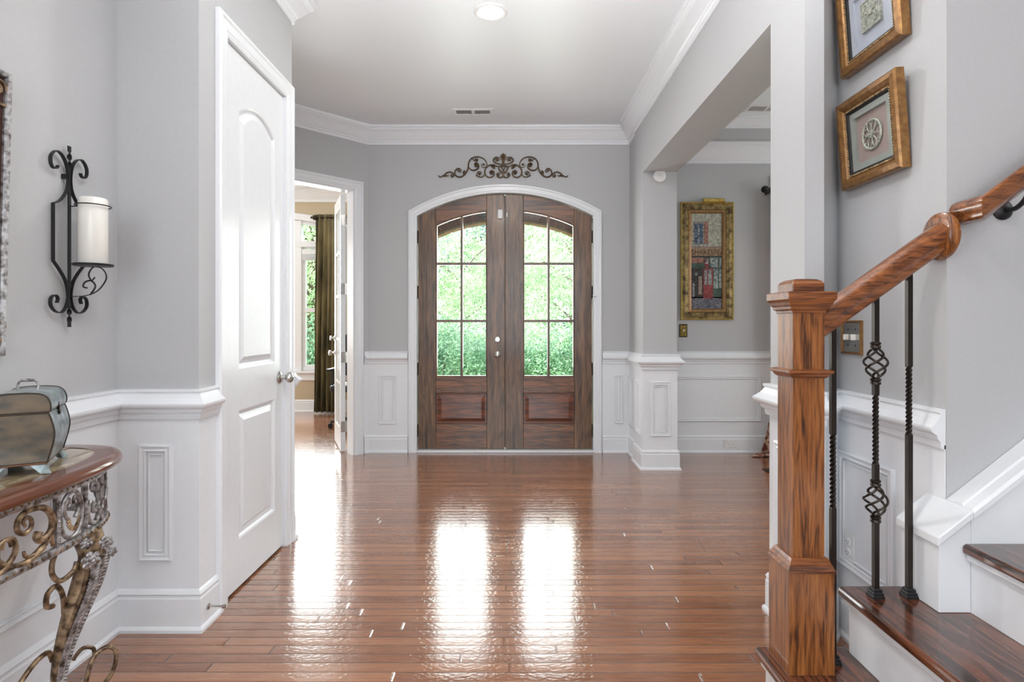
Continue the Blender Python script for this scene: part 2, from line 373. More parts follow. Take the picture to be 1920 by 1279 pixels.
# entry wall with arched opening
DC = -.065; HW = .823; Z0A = .744; RA = 1.683
def arc(r, x0, x1, n=24): return [(DC+x0+(x1-x0)*i/n, Z0A+math.sqrt(r*r-(x0+(x1-x0)*i/n)**2)) for i in range(n+1)]
T_entry = plane_T((0, D, 0), (1, 0, 0), (0, 0, 1))  # z local -> -Y (toward foyer)
RO = RA+.004; HO = HW+.004
hi = arc(RO, -HO, HO)
b = MB().box(-1.342, DC-HO, 0, H, -.12, 0, T_entry).box(DC+HO, 1.25, 0, H, -.12, 0, T_entry)
for i in range(len(hi)-1):
    b.prism([(hi[i][0], hi[i][1]), (hi[i+1][0], hi[i+1][1]), (hi[i+1][0], H), (hi[i][0], H)], -.12, 0, T_entry)
struct('wall_entry', b, M['wall'])
struct('wall_entry_return', MB().box(1.10, 1.30, 5.0, D, 0, H), M['wall'])
struct('wall_column', MB().box(XB, 1.36, 4.69, 4.99, 0, 2.455), M['wall'])
struct('wall_dining', MB().box(1.25, 2.48, D, D+.12, 0, 2.87).box(2.48, 3.9, D, D+.12, 2.5, 2.87).box(2.48, 3.9, D, D+.12, 0, .5).box(3.9, 4.5, D, D+.12, 0, 2.87), M['wall'])
struct('wall_beam', MB().box(XB, 1.36, 2.10, 5.0, 2.455, H+.02), M['wall'])
struct('wall_pier', MB().prism([(XB, 2.10), (1.152, 2.10), (1.288, 2.25), (1.288, 2.375), (XB, 2.375)], 0, 2.455), M['wall'])
struct('wall_stair', MB().box(1.288, 1.40, 1.686, 2.375, 0, 5.4), M['wall'])
struct('wall_stair_back', MB().box(1.40, 5.0, 1.686, 1.80, 0, 5.4), M['wall'])
struct('wall_right', MB().box(4.9, 5.0, -4.3, 1.686, 0, 5.4), M['wall'])
struct('wall_upper', MB().box(XB, XB+.1, -4.3, 2.10, H, 5.4).box(XB, 1.288, 2.10, 2.2, H+.02, 5.4), M['wall'])
b = MB().box(-1.67, 5.0, -4.4, -4.3, 0, .5).box(-1.67, 5.0, -4.4, -4.3, 3.05, 5.4).box(-1.67, -1.5, -4.4, -4.3, .5, 3.05).box(2.0, 5.0, -4.4, -4.3, .5, 3.05)
struct('wall_rear', b, M['wall'])
struct('ceiling_stairwell', MB().box(XB, 5.0, -4.4, 2.3, 5.4, 5.5), M['ceil'])
struct('wall_dining_side', MB().box(4.4, 4.5, 1.8, D, 0, H), M['wall'])
# dining tray ceiling
b = MB().box(1.36, 4.5, 5.12, D+.1, 2.87, 3.15).box(1.36, 1.62, 2.375, 5.12, 2.87, 3.15).box(1.62, 4.5, 1.8, 2.65, 2.87, 3.15).box(1.36, 4.5, 2.3, 5.4, 3.15, 3.2)
struct('ceiling_dining', MB().box(1.62, 4.5, 2.65, 5.12, 3.05, 3.15), M['ceil'])
struct('wall_tray_riser', b, M['wall'])
# study shell
struct('wall_study', MB().box(-6.4, -4.60, 7.8, 7.92, 0, H).box(-2.33, -1.51, 7.8, 7.92, 0, H).box(-4.60, -2.33, 7.8, 7.92, 0, .56), M['tan'])
struct('wall_study_right', MB().box(-1.56, -1.51, 5.44, 7.8, 0, H), M['tan'])
struct('wall_study_left', MB().box(-6.4, -6.3, 3.3, 7.8, 0, H).box(-6.4, -2.36, 3.3, 3.4, 0, H), M['tan'])
struct('ceiling_study', MB().box(-6.4, -3.2, 3.3, 7.9, H, H+.1).box(-3.2, -1.5, D+.1, 7.9, H, H+.1), M['ceil'])

# ------------------------------------------------------------------ mouldings
def PR(pts, back=-.004): return [(back, pts[0][1])]+pts+[(back, pts[-1][1])]
base_p = PR([(.026, 0), (.026, .012), (.021, .020), (.016, .022), (.016, .128), (.013, .134), (.013, .142), (.016, .147), (.010, .158), (.004, .165)])
rail_p = PR([(.006, .828), (.012, .830), (.014, .842), (.014, .850), (.020, .853), (.024, .862), (.024, .868), (.030, .872), (.040, .879), (.043, .886), (.043, .893), (.036, .899), (.024, .912), (.016, .926), (.014, .932), (.018, .936), (.018, .944), (.006, .946)])
cap_p = [(o*1.25, .885+(z-.885)*1.12) for o, z in rail_p]
crown_p = PR([(.008, 2.874), (.012, 2.876), (.012, 2.898), (.020, 2.902), (.020, 2.912), (.030, 2.920), (.050, 2.945), (.072, 2.975), (.088, 2.990), (.096, 2.996), (.096, 3.006), (.106, 3.010), (.110, 3.020), (.110, H+.004)])
crown_d = [(o*1.1, 2.70+(z-2.874)*1.12) for o, z in crown_p]
crown_s = [(o*.7, 2.962+(z-2.874)*.58) for o, z in crown_p]
wains_p = [(-.004, .1), (.0035, .1), (.0035, .84), (-.004, .84)]
ntrim = [0]
def trim(mb, m=None, **k):
    ntrim[0] += 1; return struct('trim_%d' % ntrim[0], mb, m or M['white'], **k)
# paths: travelled so that the room is on the side given
cas = .085
cdir = dirw
Q0 = A + dirw*(o0-cas-.01); Q1 = A + dirw*(o1+cas+.01)
runs = {
 'left': ([(XL, -4.3), (XL, YN), (XC, YN), (XC, DO0-cas)], -1, rail_p),
 'closet': ([(XC, DO1+cas-.01), (XC, YCF), (-2.26, YCF), (-2.26, 4.40), tuple(Q0)], 1, rail_p),
 'entry': ([tuple(Q1), (B.x, B.y), (DC-HW-.085, D)], -1, rail_p),
 'entry_right': ([(DC+HW+.085, D), (1.10, D), (1.10, 4.99)], -1, rail_p),
 'dining': ([(1.30, D), (2.41, D)], -1, rail_p),
 'stair': ([(1.288, 2.375), (XB, 2.375), (XB, 2.10), (1.152, 2.10), (1.288, 2.25), (1.288, 1.690)], 1, cap_p),
}
runs['left'] = (runs['left'][0], -1, rail_p)
for k, (path, sd, rp) in runs.items():
    if k == 'closet': sd = -1
    if k == 'stair':
        struct('baseboard_'+k, MB().sweep(path, base_p, side=-1 if False else -1), M['white'])
        trim(MB().sweep(path[:4], cap_p, side=-1)); trim(MB().sweep(path[3:], rail_p, side=-1)); trim(MB().sweep(path, wains_p, side=-1)); continue
    struct('baseboard_'+k, MB().sweep(path, base_p, side=sd), M['white'])
    trim(MB().sweep(path, rp, side=sd)); trim(MB().sweep(path, wains_p, side=sd))
colp = [(XB, 4.69), (1.36, 4.69), (1.36, 4.99), (XB, 4.99)]
struct('baseboard_column', MB().sweep(colp, [(o*1.15, z) for o, z in base_p], closed=True, side=-1), M['white'])
trim(MB().sweep(colp, cap_p, closed=True, side=-1)); trim(MB().sweep(colp, wains_p, closed=True, side=-1))
trim(MB().sweep([(XC, 1.6), (XC, YCF), (-2.26, YCF), (-2.26, 4.40), (B.x, B.y), (1.10, D), (1.10, 5.0), (XB, 5.0), (XB, 1.6)], crown_p, side=-1))
trim(MB().sweep([(1.36, D), (4.4, D)], crown_d, side=-1)); trim(MB().sweep([(1.62, 5.12), (4.4, 5.12)], crown_s, side=-1))
struct('baseboard_study', MB().sweep([(-6.3, 7.8), (-1.56, 7.8)], base_p, side=-1), M['white'])
trim(MB().sweep([(-6.3, 7.8), (-1.56, 7.8), (-1.56, 5.6)], crown_p, side=-1))
# wainscot picture-frame panels
pan_p = [(0, -.003), (0, .010), (.006, .014), (.012, .010), (.018, .008), (.024, .012), (.028, .005), (.028, -.003)]
pan2_p = [(0, -.003), (0, .006), (.003, .008), (.006, .004), (.006, -.003)]
def panel(T, x0, x1, z0, z1, inner=True):
    b = MB().sweep([(x0, z0), (x1, z0), (x1, z1), (x0, z1)], pan_p, closed=True, side=1, T=T)
    if inner and x1-x0 > .09:
        g = .036; b.sweep([(x0+g, z0+g), (x1-g, z0+g), (x1-g, z1-g), (x0+g, z1-g)], pan2_p, closed=True, side=1, T=T)
    trim(b)
off = .0035
panel(plane_T((0, D-off, 0), (1, 0, 0), (0, 0, 1)), -1.242, -1.077, .267, .722)
panel(plane_T((0, D-off, 0), (1, 0, 0), (0, 0, 1)), .955, 1.036, .274, .724)
panel(plane_T((0, D-off, 0), (1, 0, 0), (0, 0, 1)), 1.33, 2.33-.005-.0, .292, .716, False)
panel(plane_T((0, YN-off, 0), (1, 0, 0), (0, 0, 1)), -1.457, -1.327, .276, .73)
panel(plane_T((0, 4.69-off, 0), (1, 0, 0), (0, 0, 1)), 1.139, 1.308, .277, .727)
panel(plane_T((XB-off, 0, 0), (0, -1, 0), (0, 0, 1)), -4.925, -4.755, .277, .727)
panel(plane_T((XB-off, 0, 0), (0, -1, 0), (0, 0, 1)), -2.32, -2.155, .277, .727)
panel(plane_T((1.10-off, 0, 0), (0, -1, 0), (0, 0, 1)), -5.27, -5.05, .277, .727)
panel(plane_T((1.288-off, 0, 0), (0, -1, 0), (0, 0, 1)), -2.235, -1.905, .27, .712)
panel(plane_T((XL+off, 0, 0), (0, 1, 0), (0, 0, 1)), .8, 1.93, .27, .73, False)
# casings
cas_p = [(-.0, -.02), (0, .010), (.012, .014), (.020, .014), (.024, .018), (.060, .018), (.066, .024), (.078, .024), (.085, .018), (.085, -.003)]
def casing(T, x0, x1, z1):  # outside offset
    trim(MB().sweep([(x0, 0), (x0, z1), (x1, z1), (x1, 0)], [(o, h) for o, h in cas_p], side=1, T=T))
casing(plane_T((XC, 0, 0), (0, 1, 0), (0, 0, 1)), DO0, DO1-.005, 2.43)
casing(TA, o0, o1, 2.43)
jp = [(0, 0), (0, -.11), (.012, -.11), (.012, 0)]
trim(MB().sweep([(o0, 0), (o0, 2.43), (o1, 2.43), (o1, 0)], [(o-.012, h) for o, h in jp], side=1, T=TA))
trim(MB().box(XC-.11, XC-.002, DO0, DO0+.012, 0, 2.44).box(XC-.11, XC-.002, DO1-.012, DO1, 0, 2.44).box(XC-.11, XC-.002, DO0, DO1, 2.428, 2.44))
path = [(DC-HW, 0)]+arc(RA, -HW, HW, 32)+[(DC+HW, 0)]
trim(MB().sweep(path, [(o*.94, h) for o, h in cas_p], side=1, T=T_entry))
trim(MB().sweep(path, [(0, -.12), (.012, -.12), (.012, 0), (0, 0)], side=1, T=T_entry))
trim(MB().box(DC-HW, DC+HW, D-.015, D+.15, 0, .022), bevel=.004)

# ------------------------------------------------------------------ front doors (two arched leaves)
DT = .045; DY = D+.030      # room-side face of leaves
T_d = plane_T((0, DY, 0), (1, 0, 0), (0, 0, 1))
RG = 1.533
def front_leaf(n, s):
    # s=-1 left leaf, +1 right leaf ; work with u = distance from door centre
    xi, xo = .004, HW-.004
    gi, go = (.172, .65)
    X = lambda u: DC+s*u
    def pr(mb, pts, h0=-DT, h1=0): mb.prism(pts, h0, h1, T_d)
    zt = lambda u, r=RA-.004: Z0A+math.sqrt(r*r-u*u)
    fr = MB()
    N = 10
    def strip(u0, u1, lo, hi, h0=-DT, h1=0, N=N):
        for i in range(N):
            a = u0+(u1-u0)*i/N; c = u0+(u1-u0)*(i+1)/N
            pr(fr, [(X(a), lo(a)), (X(c), lo(c)), (X(c), hi(c)), (X(a), hi(a))], h0, h1)
    zb = .026
    # polygons for stiles
    def poly(u0, u1, lo, hi, n=8):
        us = [u0+(u1-u0)*i/n for i in range(n+1)]
        return [(X(u), lo(u)) for u in (us[0], us[-1])]+[(X(u), hi(u)) for u in us[::-1]]
    pr(fr, poly(xi, gi, lambda u: zb, zt)); pr(fr, poly(go, xo, lambda u: zb, zt))
    root = fr.build('door_%d' % n, M['doorv'], None, bevel=.003, kind='structure')
    rl = MB()
    us = [gi+(go-gi)*i/12 for i in range(13)]
    rl.prism([(X(u), Z0A+math.sqrt(RG*RG-u*u)) for u in us]+[(X(u), zt(u)) for u in us[::-1]], -DT, -.0005, T_d)
    rl.prism([(X(gi), .552), (X(go), .552), (X(go), .706), (X(gi), .706)], -DT, -.0005, T_d)
    rl.prism([(X(gi), zb), (X(go), zb), (X(go), .262), (X(gi), .262)], -DT, -.0005, T_d)
    rl.build('rail', M['doorh'], root, bevel=.003)
    mu = MB(); um = (gi+go)/2-.002
    mu.box(X(um)-.011, X(um)+.011, .700, Z0A+math.sqrt(RG*RG-um*um)+.004, -.036, -.006, T_d)
    for z in (1.769, 1.23): mu.box(X(gi), X(go), z-.012, z+.012, -.036, -.0055, T_d)
    # glazing bead round the light
    ring = [(X(gi), .706), (X(go), .706)]+[(X(u), Z0A+math.sqrt(RG*RG-u*u)) for u in us[::-1]]
    if s < 0: ring = ring[::-1]
    mu.sweep(ring, [(0, -.036), (0, -.004), (.006, -.004), (.010, -.012), (.010, -.036)], closed=True, side=1, T=T_d)
    mu.build('muntin', M['doorv'], root, bevel=.002)
    gl = MB().prism([(X(gi), .706), (X(go), .706)]+[(X(u), Z0A+math.sqrt(RG*RG-u*u)) for u in us[::-1]], -.024, -.020, T_d)
    gl.build('glass_pane', M['glass'], root)
    pn = MB()
    x0, x1 = sorted((X(gi), X(go))); z0, z1 = .262, .552
    lv = [(0, -.022), (.004, -.004), (.012, -.004), (.016, -.014), (.020, -.014), (.052, -.005)]
    vs = []; fs = []
    for g, h in lv: vs += [(x0+g, z0+g, h), (x1-g, z0+g, h), (x1-g, z1-g, h), (x0+g, z1-g, h)]
    for i in range(len(lv)-1): fs += [(4*i+q, 4*i+(q+1) % 4, 4*i+4+(q+1) % 4, 4*i+4+q) for q in range(4)]
    fs.append(tuple(4*(len(lv)-1)+q for q in range(4)))
    pn.add(vs, fs, T_d); pn.box(x0, x1, z0, z1, -.040, -.023, T_d)
    pn.build('raised_panel', M['panelh'], root)
    for z in (2.02, 1.50, .78, .20) if True else ():
        hb = MB().lathe([(.007, z-.05), (.007, z+.05)], 10, Matrix.Translation((X(HW-.003), DY-.006, 0)))
        hb.ball((X(HW-.003), DY-.006, z+.053), .007).ball((X(HW-.003), DY-.006, z-.053), .007)
        hb.build('hinge', M['bronze'], root)
    return root
dl = front_leaf(1, -1); dr = front_leaf(2, 1)
MB().box(DC-.014, DC+.020, .03, 2.42, -DT-.010, -DT-.001, T_d).build('astragal', M['doorv'], dr, bevel=.004)
for nm, (px, py), r in (('deadbolt', (932.8, 637), .031), ('door_knob', (933, 665), .033)):
    c = P(px, py, DY)
    T = Matrix.Translation(c) @ Matrix.Rotation(R90, 4, 'X')
    b = MB().lathe([(r, 0), (r, .004), (r*.9, .009), (r*.55, .012)] + ([(.020, .014), (.020, .020), (0, .021)] if nm == 'deadbolt' else [(.011, .014), (.011, .034), (.022, .040), (.027, .052), (.024, .062), (.014, .067), (0, .068)]), 24, T)
    if nm == 'deadbolt': b.box(c.x-.016, c.x+.016, c.y-.034, c.y-.018, c.z-.004, c.z+.004)
    b.build(nm, M['nickel'], dl, smooth=True)
c = P(938, 402, DY)
ds = tag(MB().box(c.x-.022, c.x+.022, DY-.017, DY-.001, c.z-.042, c.z+.042).build('door_sensor', M['whitemetal'], bevel=.004), 'small white plastic contact sensor stuck at the top of the left wooden entry door', 'sensor')
c = P(948, 404, DY)
MB().box(DC+.012, DC+.024, DY-.019, DY-.0105, c.z-.02, c.z+.02).build('magnet', M['whitemetal'], ds, bevel=.003)
c = P(1114, 556, D-.02)
tag(MB().tube([(c.x-.01, c.y-.001, c.z), (c.x+.012, c.y-.012, c.z), (c.x+.022, c.y-.012, c.z-.002)], .003).box(c.x-.012, c.x-.002, c.y-.003, c.y+.003, c.z-.03, c.z+.02).build('door_latch', M['nickel']), 'tiny metal flip latch on the white casing right of the entry doors', 'latch')

# ------------------------------------------------------------------ closet door
def closet():
    X0 = XC-.008; y0, y1 = 2.452, 3.068; z0, z1 = .012, 2.425
    T = plane_T((X0, 0, 0), (0, 1, 0), (0, 0, 1))     # local z -> +X
    b = MB()
    py0, py1 = 2.575, 2.965
    def arch(a, c, zz, rise, n=12): return [(a+(c-a)*i/n, zz+rise*(1-(2*i/n-1)**2)) for i in range(n+1)]
    up = [(py0, .998), (py1, .998)]+arch(py0, py1, 2.165, .065)[::-1]
    # slab pieces around the panels
    b.prism([(y0, z0), (py0, z0), (py0, z1), (y0, z1)], -.035, 0, T); b.prism([(py1, z0), (y1, z0), (y1, z1), (py1, z1)], -.035, 0, T)
    b.prism([(py0, z0), (py1, z0), (py1, .227), (py0, .227)], -.035, 0, T); b.prism([(py0, .81), (py1, .81), (py1, .998), (py0, .998)], -.035, 0, T)
    b.prism(arch(py0, py1, 2.165, .065)+[(py1, z1), (py0, z1)], -.035, 0, T)
    root = b.build('door_3', M['white'], None, kind='structure')
    def raised(ringfn, nm):
        lv = [(0, 0), (.008, -.004), (.014, -.012), (.022, -.013), (.034, -.010), (.052, -.003), (.056, -.003)]
        rings = [ringfn(g) for g, h in lv]; n = len(rings[0]); vs = []
        for (g, h), rg in zip(lv, rings): vs += [(p[0], p[1], h) for p in rg]
        fs = [(i*n+q, i*n+(q+1) % n, (i+1)*n+(q+1) % n, (i+1)*n+q) for i in range(len(lv)-1) for q in range(n)]
        fs.append(tuple((len(lv)-1)*n+q for q in range(n)))
        MB().add(vs, fs, T).build(nm, M['white'], root)
    raised(lambda g: [(py0+g, .227+g), (py1-g, .227+g), (py1-g, .81-g), (py0+g, .81-g)], 'raised_panel')
    raised(lambda g: [(py0+g, .998+g), (py1-g, .998+g)]+arch(py0+g, py1-g, 2.165-g*.9, .065)[::-1], 'raised_panel')
    for z in (2.19, 1.546, .893, .238):
        h = MB().lathe([(.0065, z-.05), (.0065, z+.05)], 10, Matrix.Translation((X0+.006, 2.450, 0)))
        h.box(X0-.001, X0+.002, 2.452, 2.47, z-.05, z+.05)
        h.build('hinge', M['nickel'], root)
    T2 = plane_T((X0, 3.02, .918), (0, 1, 0), (0, 0, 1))
    MB().lathe([(.033, 0), (.033, .005), (.028, .010), (.012, .013), (.011, .035), (.020, .040), (.028, .050), (.029, .058), (.024, .068), (.012, .073), (0, .074)], 24, T2).build('door_knob', M['nickel'], root, smooth=True)
closet()
b = MB(); c = Vector((XC+.016, 2.27, .075))
b.lathe([(.012, 0), (.012, .004), (.004, .006), (.004, .055), (.009, .058), (.009, .070), (0, .071)], 12, plane_T(c, (0, 1, 0), (0, 0, 1)))
tag(b.build('door_stop', M['nickel'], smooth=True), 'thin metal door stop screwed into the white baseboard by the closet', 'door stop')

# ------------------------------------------------------------------ french door
hx, hy = -1.563, 5.335; ang = math.atan2(.92, -.39); LD = .56
TF = plane_T((hx, hy, 0), (math.cos(ang), math.sin(ang), 0), (0, 0, 1))   # local x along leaf; z -> right side (+x-ish)
b = MB(); th0, th1 = -.0, .0
tz0, tz1 = -.042, 0
TF = TF @ Matrix.Translation((0, 0, 0))
b.box(0, .10, .012, 2.42, 0, -.042, TF).box(LD-.10, LD, .012, 2.42, 0, -.042, TF).box(.10, LD-.10, 2.31, 2.42, 0, -.042, TF).box(.10, LD-.10, .012, .22, 0, -.042, TF)
fd = b.build('door_4', M['white'], None, bevel=.003, kind='structure')
b = MB()
for k in range(1, 5): b.box(.10, LD-.10, .22+k*2.09/5-.012, .22+k*2.09/5+.012, -.004, -.038, TF)
b.box(LD/2-.011, LD/2+.011, .22, 2.31, -.005, -.037, TF)
b.build('muntin', M['white'], fd)
MB().box(.10, LD-.10, .22, 2.31, -.019, -.023, TF).build('glass_pane', M['glass'], fd)
for z in (2.174, 1.53, .89, .24):
    b = MB().lathe([(.007, z-.05), (.007, z+.05)], 10, Matrix.Translation((hx+.012, hy-.014, 0)))
    b.box(-.002, -.0005, z-.05, z+.05, -.002, -.040, TF); b.build('hinge', M['nickel'], fd)
def side_T(u, z, sgn):
    o = TF @ Vector((u, z, 0 if sgn > 0 else -.042)); nrm = (TF.to_3x3() @ Vector((0, 0, sgn)))
    r = TF.to_3x3() @ Vector((sgn, 0, 0)); return plane_T(o, r, (0, 0, 1))
kn = [(.030, 0), (.030, .005), (.012, .010), (.010, .032), (.020, .036), (.027, .048), (.024, .060), (0, .066)]
for sg in (1, -1): MB().lathe(kn, 20, side_T(LD-.06, .91, sg)).build('door_knob', M['nickel'], fd, smooth=True)
for sg in (-1, 1): MB().lathe([(.026, 0), (.026, .008), (.012, .012), (.010, .03), (.022, .034), (.022, .05), (0, .052)], 20, side_T(LD-.06, 1.06, sg)).build('deadbolt', M['nickel'], fd, smooth=True)

# ------------------------------------------------------------------ study window, curtain
YW = 7.8; s78 = YW/F
wx = lambda px: (px-CX)*s78
wz = lambda py: EYE-(py-CY)*s78
TW = plane_T((0, YW, 0), (1, 0, 0), (0, 0, 1))
cxw = wx(505); Rw = 430*s78; zap = wz(409)
aw = lambda x, d=0: zap-d-(Rw-math.sqrt(Rw*Rw-(x-cxw)**2))
wl, wr = -4.60, -2.33
n = 24; xs = [wl+(wr-wl)*i/n for i in range(n+1)]
b = MB()
for i in range(n): b.prism([(xs[i], aw(xs[i])), (xs[i+1], aw(xs[i+1])), (xs[i+1], H), (xs[i], H)], -.12, 0, TW)
struct('wall_study_head', b, M['tan'])
b = MB()
ringp = [(wl, .56), (wr, .56)]+[(x, aw(x)) for x in xs[::-1]]
b.sweep(ringp, [(0, -.1), (0, -.02), (.05, -.02), (.05, -.1)], closed=True, side=1, T=TW)
w1 = b.build('window_1', M['white'], None, kind='structure')
b = MB()
mulls = [wx(557), 2*cxw-wx(557)]
for m_ in mulls: b.box(m_-.055, m_+.055, .56, aw(m_)-.01, -.1, -.005, TW)
b.box(wl, wr, wz(463), wz(452), -.1, 0, TW).build('mullion', M['white'], w1)
b = MB(); edges = [wl+.05, mulls[1]-.055, mulls[1]+.055, mulls[0]-.055, mulls[0]+.055, wr-.05]
for a, c in ((edges[0], edges[1]), (edges[2], edges[3]), (edges[4], edges[5])):
    for z in (.61, 1.395): b.box(a, c, z-.03, z+.03, -.08, -.03, TW)
    for x in (a+.02, c-.02): b.box(x-.03, x+.03, .58, wz(463), -.08, -.032, TW)
    b.box(a, c, 2.24, 2.32, -.08, -.034, TW)
b.build('sash', M['white'], w1)
MB().prism(ringp, -.062, -.058, TW).build('glass_pane', M['glass'], w1)
MB().sweep([(wl, .56)]+[(x, aw(x)) for x in xs]+[(wr, .56)], [(0, 0), (0, .012), (.08, .02), (.09, .012), (.09, 0)], side=1, T=TW).build('window_frame', M['white'], w1)
MB().box(wl-.12, wr+.12, .53, .56, -.02, .06, TW).box(wl-.09, wr+.09, .43, .53, 0, .018, TW).build('window_sill', M['white'], w1, bevel=.004)
for i, (a, c) in enumerate(((edges[0], edges[1]), (edges[2], edges[3]), (edges[4], edges[5]))):
    b = MB().box(a+.012, c-.012, 2.16, 2.225, -.028, .010, TW)
    for k in range(9): b.box(a+.015, c-.015, 2.075+k*.009, 2.081+k*.009, -.026, .014, TW)
    tag(b.build('window_blind', M['blind']), ['white raised blind on the leftmost study window pane', 'white raised blind on the middle study window pane', 'white raised blind on the study window beside the olive curtain'][i], 'blind', 'raised blinds in the study')
def curtain(name, xt0, xt1, xb0, xb1, Y, z0, z1, folds, amp, m, label, spread=0):
    b = MB(); nx, nz = folds*8, 24; vs = []
    for j in range(nz+1):
        t = j/nz; z = z1+(z0-z1)*t
        for i in range(nx+1):
            u = i/nx; a = xt0+(xt1-xt0)*u; c = xb0+(xb1-xb0)*u; tt = t**spread if spread else t
            x = a+(c-a)*tt
            y = Y+amp*(.45+.55*t)*math.sin(u*folds*2*math.pi+.5*math.sin(3*t))+.3*amp*math.sin(u*folds*5.1+2*t)
            if j == 1: y = Y+(y-Y)*.6
            vs.append((x+.004*math.sin(9*t+u*20), y, z))
    fs = [(j*(nx+1)+i, j*(nx+1)+i+1, (j+1)*(nx+1)+i+1, (j+1)*(nx+1)+i) for j in range(nz) for i in range(nx)]
    b.add(vs, fs); o = b.build(name, m, smooth=True); sm = o.modifiers.new('thick', 'SOLIDIFY'); sm.thickness = .004
    return tag(o, label, 'curtain')
Yc = 7.64
curtain('curtain', (592-CX)*Yc/F, (640-CX)*Yc/F, (588-CX)*Yc/F, (634-CX)*Yc/F, Yc, .02, EYE-(402-CY)*Yc/F, 5, .035, M['olive'], 'long olive brown velvet curtain beside the study window')
rodz = EYE-(408-CY)*Yc/F; rx = (588-CX)*Yc/F
rod = thing('curtain_rod', 'dark rod with a faceted finial holding the olive study curtain', 'curtain rod', (rx, Yc, rodz))
MB().tube([(rx, Yc, rodz), (-2.18, Yc, rodz)], .011, 10).build('rod', M['bronze'], rod, smooth=True)
MB().lathe([(0, -.045), (.020, -.04), (.034, -.02), (.034, 0), (.018, .015), (.010, .02), (.016, .028), (.016, .036), (.008, .04)], 8, plane_T((rx-.0, Yc, rodz), (0, 0, 1), (0, 1, 0)) ).build('finial', M['bronze'], rod)
MB().box(-2.29, -2.27, Yc, 7.8, rodz-.02, rodz+.012).build('bracket', M['bronze'], rod)
# office chair behind the french door
ch = thing('office_chair', 'black office chair in the study, mostly behind the open glazed door', 'chair', (-1.84, 6.62, 0))
for k in range(5):
    a = k*2*math.pi/5+.9; ex, ey = -1.84+.26*math.cos(a), 6.62+.26*math.sin(a)
    MB().tube([(-1.84, 6.62, .12), (ex, ey, .075)], [.022, .015], 8).build('leg', M['black'], ch, smooth=True)
    MB().lathe([(.008, -.02), (.030, -.018), (.030, .018), (.008, .02)], 14, plane_T((ex, ey, .032), (0, 0, 1), (math.cos(a), math.sin(a), 0))).build('caster', M['dark'], ch, smooth=True)
MB().lathe([(.03, .09), (.03, .2), (.02, .21), (.02, .42), (.08, .43)], 14, Matrix.Translation((-1.84, 6.62, 0))).build('column', M['black'], ch, smooth=True)
MB().box(-2.06, -1.62, 6.40, 6.85, .43, .51).build('seat', M['chair'], ch, bevel=.03, segs=3)
MB().box(-2.03, -1.65, 6.86, 6.92, .58, 1.08).box(-1.86, -1.82, 6.84, 6.87, .45, .62).build('backrest', M['chair'], ch, bevel=.025, segs=3)
for sx in (-1, 1): MB().box(-1.84+sx*.245-.025, -1.84+sx*.245+.025, 6.45, 6.75, .66, .69).box(-1.84+sx*.245-.012, -1.84+sx*.245+.012, 6.58, 6.62, .47, .66).box(-1.84+sx*.20-.03, -1.84+sx*.20+.04, 6.58, 6.62, .44, .47).build('armrest', M['chair'], ch, bevel=.006)

